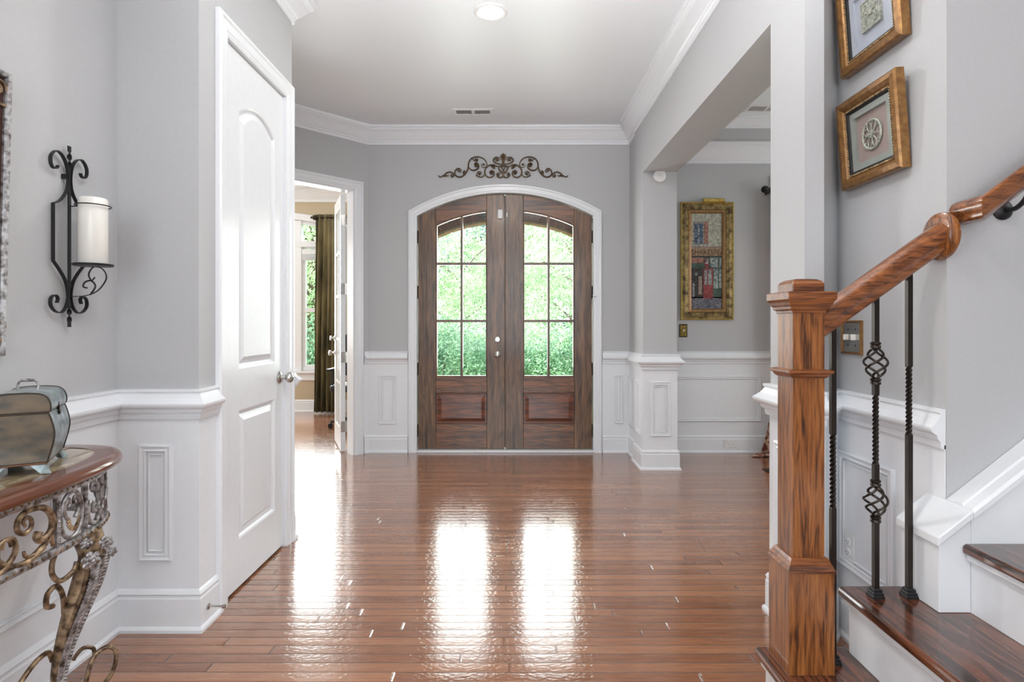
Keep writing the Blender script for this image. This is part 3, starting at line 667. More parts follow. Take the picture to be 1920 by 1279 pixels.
# ------------------------------------------------------------------ wall items
# scrollwork over the door
def orn():
    YO = D-.014; k = YO/F/7.111
    T = plane_T(((943.6-CX)*YO/F, YO, 0), (1, 0, 0), (0, 0, 1))
    W = lambda x, y: ((x-950)*k, EYE-((280+y/7.111)-CY)*YO/F, 0)
    strokes = [
     ([(88, 350), (110, 368), (150, 352), (190, 318), (235, 302), (278, 320), (292, 350), (268, 372), (248, 352), (262, 338)], 11, 9),
     ([(362, 305), (386, 292), (372, 262), (338, 258), (308, 290), (308, 335), (345, 366), (400, 362), (450, 318), (482, 250), (488, 180), (530, 120), (605, 100), (680, 120), (725, 170), (728, 222), (695, 242), (660, 225), (662, 195), (690, 190)], 12, 8),
     ([(490, 240), (520, 272), (565, 280), (608, 258), (622, 220), (600, 186), (568, 192), (570, 218), (590, 222)], 12, 10),
     ([(915, 222), (870, 226), (820, 206), (765, 212), (718, 252), (704, 310), (730, 360), (780, 374), (825, 345), (826, 298), (792, 282), (765, 302), (785, 325)], 11, 9),
     ([(704, 332), (672, 368), (630, 366), (600, 345), (612, 305), (645, 298), (662, 322), (640, 338)], 10, 7),
     ([(584, 345), (605, 352)], 10, 8),
     ([(948, 228), (908, 222), (888, 250), (912, 292), (946, 325), (942, 362), (900, 376), (866, 350), (872, 316), (905, 312), (912, 336)], 12, 8),
     ([(946, 198), (905, 196), (850, 182), (818, 150), (838, 112), (880, 108), (898, 136), (872, 158), (858, 140)], 11, 8),
     ([(812, 130), (830, 128)], 10, 8),
     ([(935, 300), (960, 262), (988, 228)], 7, 7),
     ([(410, 345), (428, 318), (428, 285), (452, 300)], 9, 9),
     ([(540, 130), (572, 152), (608, 150), (606, 118)], 8, 10),
     ([(780, 215), (805, 240), (836, 255), (832, 225)], 8, 10),
     ([(150, 352), (175, 362), (190, 345), (210, 360), (225, 340)], 8, 7)]
    b = MB()
    for pts, r0, r1 in strokes:
        for sgn in (1, -1):
            q = smoothpts([(sgn*W(x, y)[0], W(x, y)[1], 0) for x, y in pts], 5)
            m_ = len(q); rr = [(r0*(.55+.45*math.sin(math.pi*min(1, (i+.5)/m_*1.1)))+(r1-r0)*i/m_)*k for i in range(m_)]
            b.tube(q, rr, 8, T, flat=.9, fdir=(0, 0, 1))
    for x, y, r in ((590, 215, 26), (795, 315, 26), (352, 285, 16), (690, 205, 16), (635, 330, 18), (862, 140, 20), (885, 340, 18), (425, 310, 18), (265, 345, 14), (585, 138, 18), (810, 228, 18)):
        for sgn in (1, -1): p = W(x, y); b.ball((sgn*p[0], p[1], .002), r*k, T, 8, (1, 1, .45))
    fan = [(0, 50), (18, 70), (32, 68), (34, 90), (48, 100), (34, 118), (30, 140), (12, 160), (0, 165)]
    pl = [W(950+x, y)[:2] for x, y in fan]+[W(950-x, y)[:2] for x, y in fan[::-1][1:-1]]
    b.prism(pl, -.004, .010, T); b.ball((0, W(0, 115)[1], .008), 26*k, T, 8, (.8, 1.4, .5)); b.tube([(0, W(0, 160)[1], 0), (0, W(0, 235)[1], 0)], 16*k, 8, T)
    tag(b.build('wall_ornament', M['ornament'], smooth=True), 'bronze scrollwork ornament hung on the grey wall above the arched entry doors', 'wall ornament')
orn()
# recessed light
cx_, cy_ = -.125, 3.33
rl = thing('recessed_light', 'round lit recessed light in the foyer ceiling', 'ceiling light', (cx_, cy_, H))
MB().lathe([(.098, 0), (.098, -.004), (.090, -.009), (.076, -.006), (.074, 0)], 40, Matrix.Translation((cx_, cy_, H))).build('trim_ring', M['whitemetal'], rl, smooth=True)
MB().lathe([(.076, -.002), (0, -.0021)], 40, Matrix.Translation((cx_, cy_, H))).build('lens', M['lamp'], rl)
l = bpy.data.lights.new('recessed_lamp', 'AREA'); l.shape = 'DISK'; l.size = .15; l.energy = 14; l.color = (1, .96, .9)
lo = bpy.data.objects.new('recessed_lamp', l); lo.location = (cx_, cy_, H-.012); COL.objects.link(lo)
for i, (lx, ly) in enumerate(((-.2, .9), (-.2, -1.6))):
    l2 = lo.copy(); l2.location = (lx, ly, H-.012); COL.objects.link(l2)  # two added lamps out of view, with no fixture modelled
def vent(cx, cy, z, w_, d_, label, T=None):
    v = thing('ceiling_vent', label, 'vent', (cx, cy, z), 0)
    b = MB().sweep([(cx-w_/2, cy-d_/2), (cx+w_/2, cy-d_/2), (cx+w_/2, cy+d_/2), (cx-w_/2, cy+d_/2)], [(0, z), (0, z-.004), (.02, z-.009), (.032, z-.005), (.032, z)], closed=True, side=1)
    b.box(cx-.012, cx+.012, cy-d_/2+.03, cy+d_/2-.03, z-.007, z-.001); b.build('frame', M['whitemetal'], v)
    MB().box(cx-w_/2+.03, cx+w_/2-.03, cy-d_/2+.03, cy+d_/2-.03, z-.002, z-.0005).build('backing', M['vent'], v)
    b = MB(); n = 30; wi = w_-.07
    for i in range(n):
        x = cx-wi/2+wi*(i+.5)/n
        b.add([(x-.002, cy-d_/2+.032, z-.002), (x+.003, cy-d_/2+.032, z-.008), (x+.003, cy+d_/2-.032, z-.008), (x-.002, cy+d_/2-.032, z-.002)], [(0, 1, 2, 3)])
    b.build('slat', M['whitemetal'], v)
vent((887-CX)*4.90/F, 4.90, H, .35, .15, 'white slotted air vent in the foyer ceiling near the entry doors')
vent((1437-CX)*4.87/F, 4.87, 3.05, .36, .16, 'white slotted air vent in the dining room tray ceiling')
# smoke alarm
c = P(1236, 331, 4.69)
sm = MB().lathe([(.050, 0), (.052, .010), (.050, .024), (.042, .030), (0, .031)], 32, plane_T(c, (1, 0, 0), (0, 0, 1))).build('chime', M['whitemetal'], smooth=True)
sm.name = 'wall_alarm'; tag(sm, 'round white alarm disc at the top of the column under the beam', 'alarm')
MB().lathe([(.003, .0308), (0, .032)], 8, plane_T(c, (1, 0, 0), (0, 0, 1))).build('indicator', M['vent'], sm)

# painting in dining room
def rect(x0, x1, z0, z1): return [(x0, z0), (x1, z0), (x1, z1), (x0, z1)]
def painting():
    px0, px1, z0, z1 = 1.572, 2.062, 1.242, 2.336
    T = plane_T((0, D, 0), (1, 0, 0), (0, 0, 1))
    r = thing('framed_painting', 'tall gold framed storefront painting on the dining room wall', 'painting', ((px0+px1)/2, D, z0))
    R_ = rect(px0, px1, z0, z1)
    MB().sweep(R_, [(0, .002), (0, .03), (.006, .034), (.012, .028), (.012, .002)], closed=True, side=1, T=T).build('outer_edge', M['goldedge'], r)
    MB().sweep(R_, [(.012, .002), (.012, .026), (.04, .030), (.068, .024), (.068, .002)], closed=True, side=1, T=T).build('frame', M['gold'], r)
    MB().sweep(R_, [(.068, .002), (.068, .020), (.072, .024), (.100, .016), (.104, .006), (.104, .002)], closed=True, side=1, T=T).build('inner_frame', M['bronzegold'], r)
    b = MB(); x0, x1, a0, a1 = px0+.082, px1-.082, z0+.082, z1-.082
    def rope(p, q):
        n = max(2, int((Vector(q)-Vector(p)).length/.019)); d = (Vector(q)-Vector(p)); u = d.normalized()
        nn = Vector((-u.y, u.x, 0))
        for i in range(n):
            c_ = Vector(p)+d*((i+.5)/n); e = (u*.9+nn*.55).normalized()
            b.tube([c_-e*.009, c_, c_+e*.009], [.0025, .0055, .0025], 6, T)
    rope((x0, a0, .022), (x1, a0, .022)); rope((x1, a0, .022), (x1, a1, .022)); rope((x1, a1, .022), (x0, a1, .022)); rope((x0, a1, .022), (x0, a0, .022))
    b.build('rope_moulding', M['bead'], r, smooth=True)
    # canvas: px zoom coordinates (4.41 scale, origin 1260,360) -> local
    cx0, cx1, cz0, cz1 = px0+.1, px1-.1, z0+.1, z1-.1
    U = lambda u: cx0+(cx1-cx0)*(u-160)/(418-160); V = lambda v: cz1-(cz1-cz0)*(v-178)/(970-178)
    def pm(n, a, c, s=60): return mat('paint_'+n, a, .6, c2=c, sc_=s, detail=5)
    mats = [pm('plaster', (132, 134, 122), (186, 186, 168)), pm('blue', (44, 54, 72), (98, 114, 138)), pm('shutter', (120, 104, 96), (160, 140, 126)),
            pm('sign', (120, 100, 76), (160, 138, 106)), pm('green', (28, 44, 38), (74, 98, 84)), pm('dark', (22, 20, 24), (66, 58, 56)),
            pm('red', (104, 34, 38), (150, 70, 70)), pm('street', (52, 56, 70), (122, 122, 128)), pm('glass', (70, 84, 92), (168, 176, 168)), pm('letters', (70, 36, 24), (96, 52, 34)), pm('awning', (120, 76, 66), (162, 120, 106))]
    b = MB()
    def q(u0, u1, v0, v1, mi, h=0.0):
        b.cur = mi; b.box(U(u0), U(u1), V(v1), V(v0), .004, .0075+h*.0004, T)
    q(160, 418, 178, 450, 0); q(160, 418, 450, 470, 2, 1); q(160, 418, 470, 530, 3, 1); q(160, 418, 530, 540, 5, 1); q(160, 418, 540, 880, 4); q(160, 418, 870, 970, 7)
    q(178, 305, 245, 436, 2, 1); q(184, 262, 256, 430, 8, 2)
    for a_, c_ in ((188, 218), (228, 258)):
        for v in (262, 318, 374): q(a_, c_, v, v+50, 1, 3)
    q(268, 302, 252, 428, 10, 2); q(180, 300, 430, 438, 8, 3)
    q(166, 262, 545, 590, 10, 1); q(166, 262, 596, 628, 4, 2); q(272, 308, 548, 626, 6, 1); q(280, 302, 552, 598, 8, 2); q(322, 382, 548, 624, 8, 1); q(396, 418, 548, 624, 8, 1)
    q(160, 262, 634, 870, 5, 1); q(262, 342, 634, 884, 6, 1); q(272, 292, 646, 770, 8, 2); q(302, 330, 646, 770, 8, 2); q(266, 338, 790, 870, 6, 3)
    q(348, 384, 640, 800, 8, 1); q(392, 418, 640, 800, 8, 1); q(342, 418, 800, 860, 4, 2); q(172, 190, 760, 870, 8, 2); q(222, 250, 700, 850, 2, 2)
    b.cur = 8; b.ball((U(202), V(680), .008), .018, T, 8, (1, 1, .15))
    b.build('canvas', mats, r)
    cu = bpy.data.curves.new('txt', 'FONT'); cu.body = 'SHAKESPEA'; cu.size = .066; cu.extrude = .0004
    to = bpy.data.objects.new('txt', cu); COL.objects.link(to); bpy.context.view_layer.update()
    me = bpy.data.meshes.new_from_object(to.evaluated_get(bpy.context.evaluated_depsgraph_get())); bpy.data.objects.remove(to)
    vx = [v.co.x for v in me.vertices]; vy = [v.co.y for v in me.vertices]
    sx = (U(438)-U(164))/(max(vx)-min(vx)); sy = (V(478)-V(524))/(max(vy)-min(vy))
    b = MB(); b.add([(U(164)+(v.co.x-min(vx))*sx, V(524)+(v.co.y-min(vy))*sy, .0082+v.co.z) for v in me.vertices], [tuple(p.vertices) for p in me.polygons], T)
    b.v = [v for v in b.v]; b.build('lettering', mats[9], r)
    lm = MB().tube([(px0+.2, D-.045, z1+.012), (px1-.095, D-.045, z1+.012)], .020, 16)
    lm.tube([(px0+.3, D-.005, z1-.01), (px0+.3, D-.03, z1+.0), (px0+.3, D-.045, z1+.01)], .006, 8)
    lm.build('picture_lamp', M['goldedge'], r, smooth=True)
painting()
# switches & outlets
def rosy(T, w_, h_, m, t=.006): return MB().prism(rect(-w_/2, w_/2, -h_/2, h_), -.0, t, T) if False else MB().box(-w_/2, w_/2, -h_/2, h_/2, 0, t, T)
c = P(1281, 620, D); T = plane_T(c, (1, 0, 0), (0, 0, 1))
s1 = thing('light_switch', 'aged brass single switch plate below the tall gold framed painting', 'light switch', c)
rosy(T, .076, .122, None).build('plate', M['bronze'], s1, bevel=.003); rosy(T, .058, .102, None, .0075).build('plate_face', M['brass'], s1)
MB().box(-.005, .005, -.010, .014, .006, .018, T).build('toggle', M['whitemetal'], s1, bevel=.002)
c = Vector((1.288, 2.150, 1.150)); T = plane_T(c, (0, -1, 0), (0, 0, 1))
s2 = thing('light_switch', 'bronze framed double switch plate on the stair wall under the sloping handrail', 'light switch', c)
MB().sweep(rect(-.064, .064, -.064, .064), [(0, 0), (0, .008), (.005, .011), (.010, .006), (.010, 0)], closed=True, side=1, T=T).build('plate_rim', M['bronzegold'], s2)
rosy(T, .11, .11, None, .005).build('plate', M['nickel'], s2)
for dx in (-.023, .023): MB().box(dx-.005, dx+.005, -.010, .012, .004, .022, T).build('toggle', M['candle'], s2, bevel=.002)
b = MB()
for dx in (-.023, .023):
    for dz in (-.03, .03): MB().lathe([(.004, .005), (0, .0065)], 8, T @ Matrix.Translation((dx, dz, 0))).build('screw', M['bronze'], s2)
def outlet(c, right, label, horiz=False):
    r = thing('wall_outlet', label, 'outlet', c); T = plane_T(c, right, (0, 0, 1))
    if horiz: T = T @ Matrix.Rotation(R90, 4, 'Z')
    MB().box(-.037, .037, -.060, .060, 0, .006, T).build('plate', M['whitemetal'], r, bevel=.003)
    for dz in (-.02, .02):
        MB().lathe([(.016, .006), (.016, .009), (0, .0092)], 16, T @ Matrix.Translation((0, dz, 0))).build('socket', M['white'], r)
        MB().box(-.007, -.005, dz-.002, dz+.006, .009, .0096, T).box(.005, .007, dz-.002, dz+.006, .009, .0096, T).box(-.0015, .0015, dz-.010, dz-.006, .009, .0096, T).build('slot', M['dark'], r)
cc = P(1370, 830, D-.016); cc.z = .085
outlet(cc, (1, 0, 0), 'white wall outlet set sideways in the dining room baseboard', True)
outlet(Vector((1.288-.0035, 2.165, .352)), (0, -1, 0), 'white upright wall outlet on the panelled stair wall behind the balusters')

# framed medallions on stair wall
def medallion(y0, y1, z0, z1, label, kind):
    lean = math.radians(-4.2); hh = z1-z0; wd = y1-y0
    r = thing('framed_medallion', label, 'picture', (1.286, (y0+y1)/2, z0), 0, 'gold framed shadow boxes on the stair wall')
    # local x along -Y (right as seen), local y up, z toward room; tilt about bottom edge
    T = plane_T((1.286, y1, z0), (0, -1, 0), (0, 0, 1)) @ Matrix.Translation((0, 0, .002)) @ Matrix.Rotation(-lean*1.0, 4, 'X')
    R_ = rect(0, wd, 0, hh)
    MB().sweep(R_, [(0, .0), (0, .028), (.006, .034), (.022, .036), (.034, .028), (.040, .020), (.040, 0)], closed=True, side=1, T=T).build('frame', M['bronzegold'], r)
    MB().sweep(R_, [(.046, 0), (.046, .022), (.052, .020), (.058, .006), (.058, 0)], closed=True, side=1, T=T).build('inner_frame', M['dark'], r)
    b = MB(); g = .043
    P4 = [(g, g), (wd-g, g), (wd-g, hh-g), (g, hh-g)]
    b.sweep(R_, [(.040, 0), (.040, .021), (.046, .021), (.046, 0)], closed=True, side=1, T=T)
    for i in range(4):
        p = Vector(P4[i]); q = Vector(P4[(i+1) % 4]); n = int((q-p).length/.009)
        for j in range(n): c = p+(q-p)*((j+.5)/n); b.ball((c.x, c.y, .023), .0036, T, 6)
    b.build('beading', M['bead'], r, smooth=True)
    MB().box(.05, wd-.05, .05, hh-.05, .001, .004, T).build('backing', M['paper_mauve'] if kind == 'wheel' else M['paper_blue'], r)
    MB().sweep(rect(.056, wd-.056, .056, hh-.056), [(0, .004), (0, .014), (.022, .014), (.022, .004)], closed=True, side=1, T=T).build('mat_board', M['paper_grey'] if kind == 'wheel' else M['paper_blue'], r)
    cx, cy = wd/2, hh/2; b = MB()
    Tc = T @ Matrix.Translation((cx, cy, .005))
    if kind == 'wheel':
        R1 = .050
        ringpts = [(R1*math.cos(a), R1*math.sin(a), .004) for a in [2*math.pi*i/32 for i in range(33)]]
        b.tube(ringpts, .0045, 8, Tc)
        b.lathe([(.014, 0), (.014, .006), (.009, .009), (0, .009)], 12, Tc)
        for k in range(8):
            a = 2*math.pi*k/8; d = Vector((math.cos(a), math.sin(a), 0)); nn = Vector((-d.y, d.x, 0))
            b.tube([d*.014+Vector((0, 0, .004)), d*.034+Vector((0, 0, .004))], .003, 6, Tc)
            for s in (-1, 1): b.tube([d*.030+Vector((0, 0, .004)), d*.040+nn*s*.006+Vector((0, 0, .004)), d*.045+nn*s*.014+Vector((0, 0, .004))], .0025, 6, Tc)
            b.ball(tuple(d*.011+Vector((0, 0, .008))), .004, Tc, 6)
    else:
        b.box(-.052, .052, -.052, .052, 0, .007, Tc)
        b.sweep(rect(-.052, .052, -.052, .052), [(0, .006), (0, .010), (.005, .010), (.005, .006)], closed=True, side=1, T=Tc)
        for sx in (-1, 1):
            for sy in (-1, 1):
                sp = [(sx*x, sy*y, .008) for x, y in spiral(.024, .024, .020, .004, math.pi*1.25, math.pi*4.2)]
                b.tube(sp, .0026, 6, Tc)
                b.tube([(0, 0, .008), (sx*.02, sy*.006, .010), (sx*.042, sy*.03, .008)], .003, 6, Tc)
        b.ball((0, 0, .009), .010, Tc, 8, (1, 1, .5))
    b.build('medallion', M['plaster'], r, smooth=True)
    MB().box(.056, wd-.056, .056, hh-.056, .0185, .0195, T).build('glass_pane', M['glass'], r)
medallion(1.829, 2.164, 1.707, 2.030, 'gold framed shadow box with a round wheel medallion on the stair wall', 'wheel')
medallion(1.829, 2.170, 2.135, 2.462, 'gold framed shadow box with a square carved tile, hung above the wheel medallion', 'tile')

# mirror panel at the left edge
def leftframe():
    y1 = 1.714; y0 = 1.14; z0, z1 = 1.105, 1.952
    r = thing('framed_art', 'dark red piece in a silver scrollwork frame on the left wall beside the black sconce', 'wall art', (XL, (y0+y1)/2, z0))
    T = plane_T((XL, y0, z0), (0, 1, 0), (0, 0, 1)) @ Matrix.Translation((0, 0, .003)) @ Matrix.Rotation(math.radians(1.4), 4, 'X')
    R_ = rect(0, y1-y0, 0, z1-z0)
    MB().sweep(R_, [(0, 0), (0, .018), (.004, .022), (.016, .020), (.018, .014), (.018, 0)], closed=True, side=1, T=T).build('frame', M['silver'], r)
    MB().box(.016, y1-y0-.016, .016, z1-z0-.016, .001, .008, T).build('panel', M['brownpanel'], r)
    W_, H_ = y1-y0, z1-z0
    for sx, sz in ((1, 1), (-1, 1), (1, -1), (-1, -1)):
        cx = W_/2+sx*(W_/2-.045); cz = H_/2+sz*(H_/2-.055)
        b = MB().tube([(cx+sx*x, cz+sz*y, .016) for x, y in spiral(0, 0, .028, .004, 0, 9)], .0045, 6, T)
        b.box(cx-.032, cx+.032, cz-sz*.045-.004, cz-sz*.045+.004, .008, .018, T).box(cx-sx*.034-.004, cx-sx*.034+.004, cz-.045, cz+.045, .008, .018, T)
        b.build('corner_scroll', M['gilt'], r, smooth=True)
leftframe()

# wall sconce
def sconce():
    yc, zb, zt = 1.965, 1.19, 1.815
    r = thing('wall_sconce', 'black wrought iron scroll sconce holding a white candle on the left wall', 'sconce', (XL, yc, zb))
    T = plane_T((XL+.018, yc, 0), (0, 1, 0), (0, 0, 1))
    b = MB()
    b.box(-.006, .006, 1.255, 1.745, -.002, .002, T)
    for z0, z1 in ((1.19, 1.262), (1.742, 1.815)):   # twisted flat ends
        n = 30; vs = []
        for i in range(n+1):
            z = z0+(z1-z0)*i/n; t = i/n
            a = math.pi*2*(max(0, min(1, (t-.25)/.75)) if z0 < 1.5 else max(0, min(1, t/.75)))
            dx, dz = math.cos(a)*.007, math.sin(a)*.007; ex, ez = -math.sin(a)*.0015, math.cos(a)*.0015
            vs += [(dx+ex, z, dz+ez), (dx-ex, z, dz-ez), (-dx-ex, z, -dz-ez), (-dx+ex, z, -dz+ez)]
        fs = [(4*i+q, 4*i+(q+1) % 4, 4*i+4+(q+1) % 4, 4*i+4+q) for i in range(n) for q in range(4)]+[(0, 1, 2, 3), (4*n, 4*n+1, 4*n+2, 4*n+3)]
        b.add(vs, fs, T)
    b.build('backbar', M['black'], r)
    for s in (-1, 1):
        pts = [(.062, 1.738), (.050, 1.732), (.042, 1.742), (.046, 1.764), (.066, 1.770), (.088, 1.752), (.088, 1.775), (.060, 1.786), (.030, 1.768), (.012, 1.730), (.004, 1.700), (.004, 1.680), (.014, 1.650), (.040, 1.618), (.068, 1.600), (.070, 1.590), (.070, 1.420), (.068, 1.405), (.030, 1.370), (.008, 1.320), (.012, 1.270), (.035, 1.240), (.062, 1.242), (.084, 1.268), (.078, 1.300), (.056, 1.304), (.046, 1.288), (.056, 1.276)]
        pts = [(.060, 1.738), (.050, 1.750), (.056, 1.764), (.074, 1.758), (.078, 1.736), (.060, 1.714), (.044, 1.720)]
        top = [(.052, 1.728), (.064, 1.722), (.074, 1.734), (.070, 1.752), (.056, 1.772), (.034, 1.772), (.014, 1.750), (.006, 1.715), (.005, 1.690), (.012, 1.660), (.036, 1.625), (.066, 1.606)]
        top = [(.050, 1.735), (.056, 1.724), (.070, 1.722), (.080, 1.738), (.078, 1.762), (.058, 1.782), (.034, 1.776), (.014, 1.750), (.006, 1.715), (.006, 1.685), (.014, 1.655), (.040, 1.620), (.070, 1.604)]
        bot = [(.070, 1.412), (.040, 1.380), (.016, 1.345), (.006, 1.300), (.014, 1.262), (.036, 1.240), (.062, 1.244), (.080, 1.264), (.078, 1.288), (.062, 1.298), (.050, 1.288), (.054, 1.272)]
        q = MB()
        for seq in (top, [(.070, 1.604), (.070, 1.412)], bot):
            sp = smoothpts([(s*x, z, 0) for x, z in seq], 6)
            vs = []; n = len(sp)
            for i in range(n):
                t = (sp[min(i+1, n-1)]-sp[max(i-1, 0)]).normalized(); nn = Vector((-t.y, t.x, 0))*.0016
                for sg, h in ((1, -.006), (1, .006), (-1, .006), (-1, -.006)): vs.append(sp[i]+nn*sg+Vector((0, 0, h)))
            q.add(vs, [(4*i+k, 4*i+(k+1) % 4, 4*i+4+(k+1) % 4, 4*i+4+k) for i in range(n-1) for k in range(4)]+[(0, 1, 2, 3), (4*n-4, 4*n-3, 4*n-2, 4*n-1)], T)
        q.build('scroll', M['black'], r)
    # holder
    cc = Vector((XL+.018+.086, yc-.005, 0))
    b = MB().lathe([(.004, 1.398), (.058, 1.400), (.060, 1.404), (.060, 1.407), (0, 1.407)], 28, Matrix.Translation(cc)); b.build('pan', M['black'], r, smooth=True)
    b = MB().tube([(cc.x+.052*math.cos(a), cc.y+.052*math.sin(a), 1.607) for a in [2*math.pi*i/32 for i in range(33)]], .002, 6)
    b.tube([(XL+.018, yc, 1.607), (cc.x-.052, cc.y, 1.607)], .002, 6); b.build('ring', M['black'], r, smooth=True)
    arm = smoothpts([(XL+.018, yc, 1.296), (XL+.07, yc, 1.298), (XL+.115, yc, 1.315), (XL+.145, yc, 1.355), (XL+.138, yc, 1.385), (XL+.113, yc, 1.399), (XL+.095, yc, 1.392), (XL+.085, yc, 1.370), (XL+.095, yc, 1.352), (XL+.106, yc, 1.362)])
    b = MB().tube(arm, .0045, 6, flat=.35, fdir=(1, 0, 0.01))
    b.tube(smoothpts([(XL+.09, yc, 1.302), (XL+.108, yc, 1.33), (XL+.094, yc, 1.35), (XL+.072, yc, 1.345), (XL+.066, yc, 1.33), (XL+.08, yc, 1.325)]), .003, 6)
    b.build('arm', M['black'], r, smooth=True)
    MB().box(XL, XL+.018, yc-.014, yc-.006, 1.70, 1.716).build('hanger', M['black'], r)
    tag(MB().lathe([(.041, 1.4075), (.043, 1.41), (.043, 1.628), (.040, 1.633), (.020, 1.631), (0, 1.629)], 32, Matrix.Translation(cc)).build('pillar_candle', M['candle'], smooth=True), 'thick white pillar candle standing in the black iron wall sconce', 'candle')
sconce()

# ------------------------------------------------------------------ console table
TY, TAx, TBy = 1.42, .32, .57
def tpath(inset=0, N=120, n=3.0):
    a, b_ = TAx-inset, TBy-inset; out = []
    for i in range(N+1):
        th = math.pi/2-math.pi*i/N
        c, s = math.cos(th), math.sin(th)
        out.append((XL+a*abs(c)**(2/n), TY+b_*math.copysign(abs(s)**(2/n), s)))
    return out
def console():
    r = thing('console_table', 'ornate scrolled metal console table with cherry rim and inlaid glass top against the left wall', 'console table', (XL+.16, TY, 0))
    o = tpath(); ins = [(x, y) for x, y in tpath(.062)]
    b = MB(); N = len(o)
    prof = [(0, .747), (-.006, .752), (-.008, .762), (-.004, .773), (.004, .780), (.016, .782)]
    vs = []
    def offp(d): return tpath(d)
    rings = [offp(d) for d, z in prof]
    zs = [z for d, z in prof]
    rings.append(offp(.062)); zs.append(.782); rings.append(offp(.062)); zs.append(.747)
    k = len(rings); vs = [(rings[j][i][0], rings[j][i][1], zs[j]) for i in range(N) for j in range(k)]
    fs = [(i*k+j, i*k+(j+1) % k, (i+1)*k+(j+1) % k, (i+1)*k+j) for i in range(N-1) for j in range(k)]+[tuple(range(k))[::-1], tuple((N-1)*k+j for j in range(k))]
    b.add(vs, fs); b.box(XL+.001, XL+.05, TY-TBy+.03, TY+TBy-.03, .747, .7815)
    b.build('tabletop', M['cherry'], r, smooth=True)
    g = [p for p in tpath(.0615)]; b = MB().prism([(max(x, XL+.05), y) for x, y in g], .755, .7800)
    b.build('inlay', M['marble'], r)
    # arclength lookup on apron line
    ap = tpath(.035, 400); S = [0]
    for i in range(1, len(ap)): S.append(S[-1]+math.dist(ap[i], ap[i-1]))
    L_ = S[-1]
    def at(s, z, out=0):
        s = max(0, min(L_-1e-4, s))
        i = np.searchsorted(S, s, side='right')-1; t = (s-S[i])/(S[i+1]-S[i]+1e-9)
        p = Vector(ap[i]).lerp(Vector(ap[i+1]), t); d = (Vector(ap[i+1])-Vector(ap[i])).normalized(); nn = Vector((-d.y, d.x))
        return Vector((p.x+nn.x*out, p.y+nn.y*out, z))
    def band(z0, z1, th=.006):
        pr = [(-th, z0), (th, z0), (th*1.4, (z0+z1)/2), (th, z1), (-th, z1)]
        return MB().sweep([tuple(p) for p in ap[::6]], pr, side=1)
    band(.722, .747).build('top_rail', M['silver'], r); band(.560, .582).build('bottom_rail', M['silver'], r)
    # studs on rails
    for z in (.571, .735):
        b = MB()
        for s in np.arange(.05, L_-.05, .022): b.ball(at(s, z, .009), .0045, None, 6, (1, 1, 1))
        b.build('rail_beading', M['gilt'], r, smooth=True)
    # posts: s positions found from the far end (s=0 at far wall end)
    def s_at_y(y):
        for i, p in enumerate(ap):
            if p[1] <= y and p[0] > XL+.2: return S[i]
    pa, pb, pc = s_at_y(1.585), s_at_y(1.70), s_at_y(1.80)
    posts = [pa, pb, pc-.0, L_-pa, L_-pb, L_-pc]
    for s in posts:
        p0, p1 = at(s, .58), at(s, .724); b = MB().tube([p0, p1], .009, 4)
        for q in range(9): b.ball(at(s, .592+q*.015, .006), .004, None, 6)
        b.build('post', M['silver'], r)
    def scroll(pts, r0, r1, mt='gilt', out=.0, name='scroll', side=8):
        sp = smoothpts([(p[0], p[1], 0) for p in pts], 6); n = len(sp)
        MB().tube([at(p.x, p.y, out) for p in sp], [r0+(r1-r0)*i/(n-1) for i in range(n)], side).build(name, M[mt], r, smooth=True)
    zc = .652
    def spi(cs, cz, r0, r1, a0, a1): return [(cs+x-0, z) for x, z in spiral(0, 0, r0, r1, a0, a1, 16)] if False else [(cs+x, cz+z) for x, z in spiral(0, 0, r0, r1, a0, a1, 16)]
    mid = L_/2
    for sg in (1, -1):
        f = (lambda s: s) if sg == 1 else (lambda s: L_-s)
        # big open panel between the first post and the middle
        e = pa
        big = [(f(e+x), z) for x, z in [(.105, .676), (.112, .690), (.098, .697), (.086, .684), (.090, .664), (.110, .658), (.130, .676), (.122, .704), (.088, .714), (.045, .704), (.018, .672), (.020, .636), (.050, .620), (.068, .632), (.062, .645)]]
        scroll(big, .004, .011, 'gilt')
        scroll([(f(e+x), z) for x, z in [(.012, .660), (.022, .630), (.050, .600), (.085, .590), (.105, .598), (.110, .612)]], .010, .004, 'gilt')
        scroll([(f(e+x), z) for x, z in [(.050, .600), (.100, .580), (.150, .590), (.185, .620), (.180, .655), (.155, .660), (.148, .640)]], .010, .004, 'gilt')
        scroll([(f(e+x), z) for x, z in [(.012, .59), (.020, .615), (.012, .64)]], .006, .006, 'gilt')
        # oval with ribbed leaf
        m0 = (pa+pb)/2; hw = (pa-pb)/2*.78
        scroll([(f(m0+hw*math.sin(a)), zc-.066*math.cos(a)) for a in [2*math.pi*i/14 for i in range(15)]], .006, .006, 'silver')
        for d in (-1, 1): scroll([(f(m0+d*x), z) for x, z in [(hw*.3, .640), (hw*.6, .66), (hw*.65, .685), (hw*.3, .70), (hw*.15, .685), (hw*.35, .678)]], .006, .004, 'silver')
        bb = MB()
        for q in range(12):
            a = math.pi*(.1+.8*q/11)
            p = at(f(m0+hw*.62*math.cos(a)), .650-.045*math.sin(a), .004); p2 = at(f(m0+hw*.40*math.cos(a)), .652-.034*math.sin(a), .007)
            bb.tube([p, p2], .0035, 6)
        bb.build('leaf_ribs', M['gilt'], r, smooth=True)
        # third panel: paired C scrolls
        m1 = (pb+pc)/2; hw = (pb-pc)/2*.75
        scroll([(f(m1+hw*x), z) for x, z in [(.2, .69), (.4, .70), (.2, .715), (-.4, .708), (-.8, .68), (-.7, .64), (-.1, .625), (.3, .64), (.1, .655)]], .005, .008, 'silver')
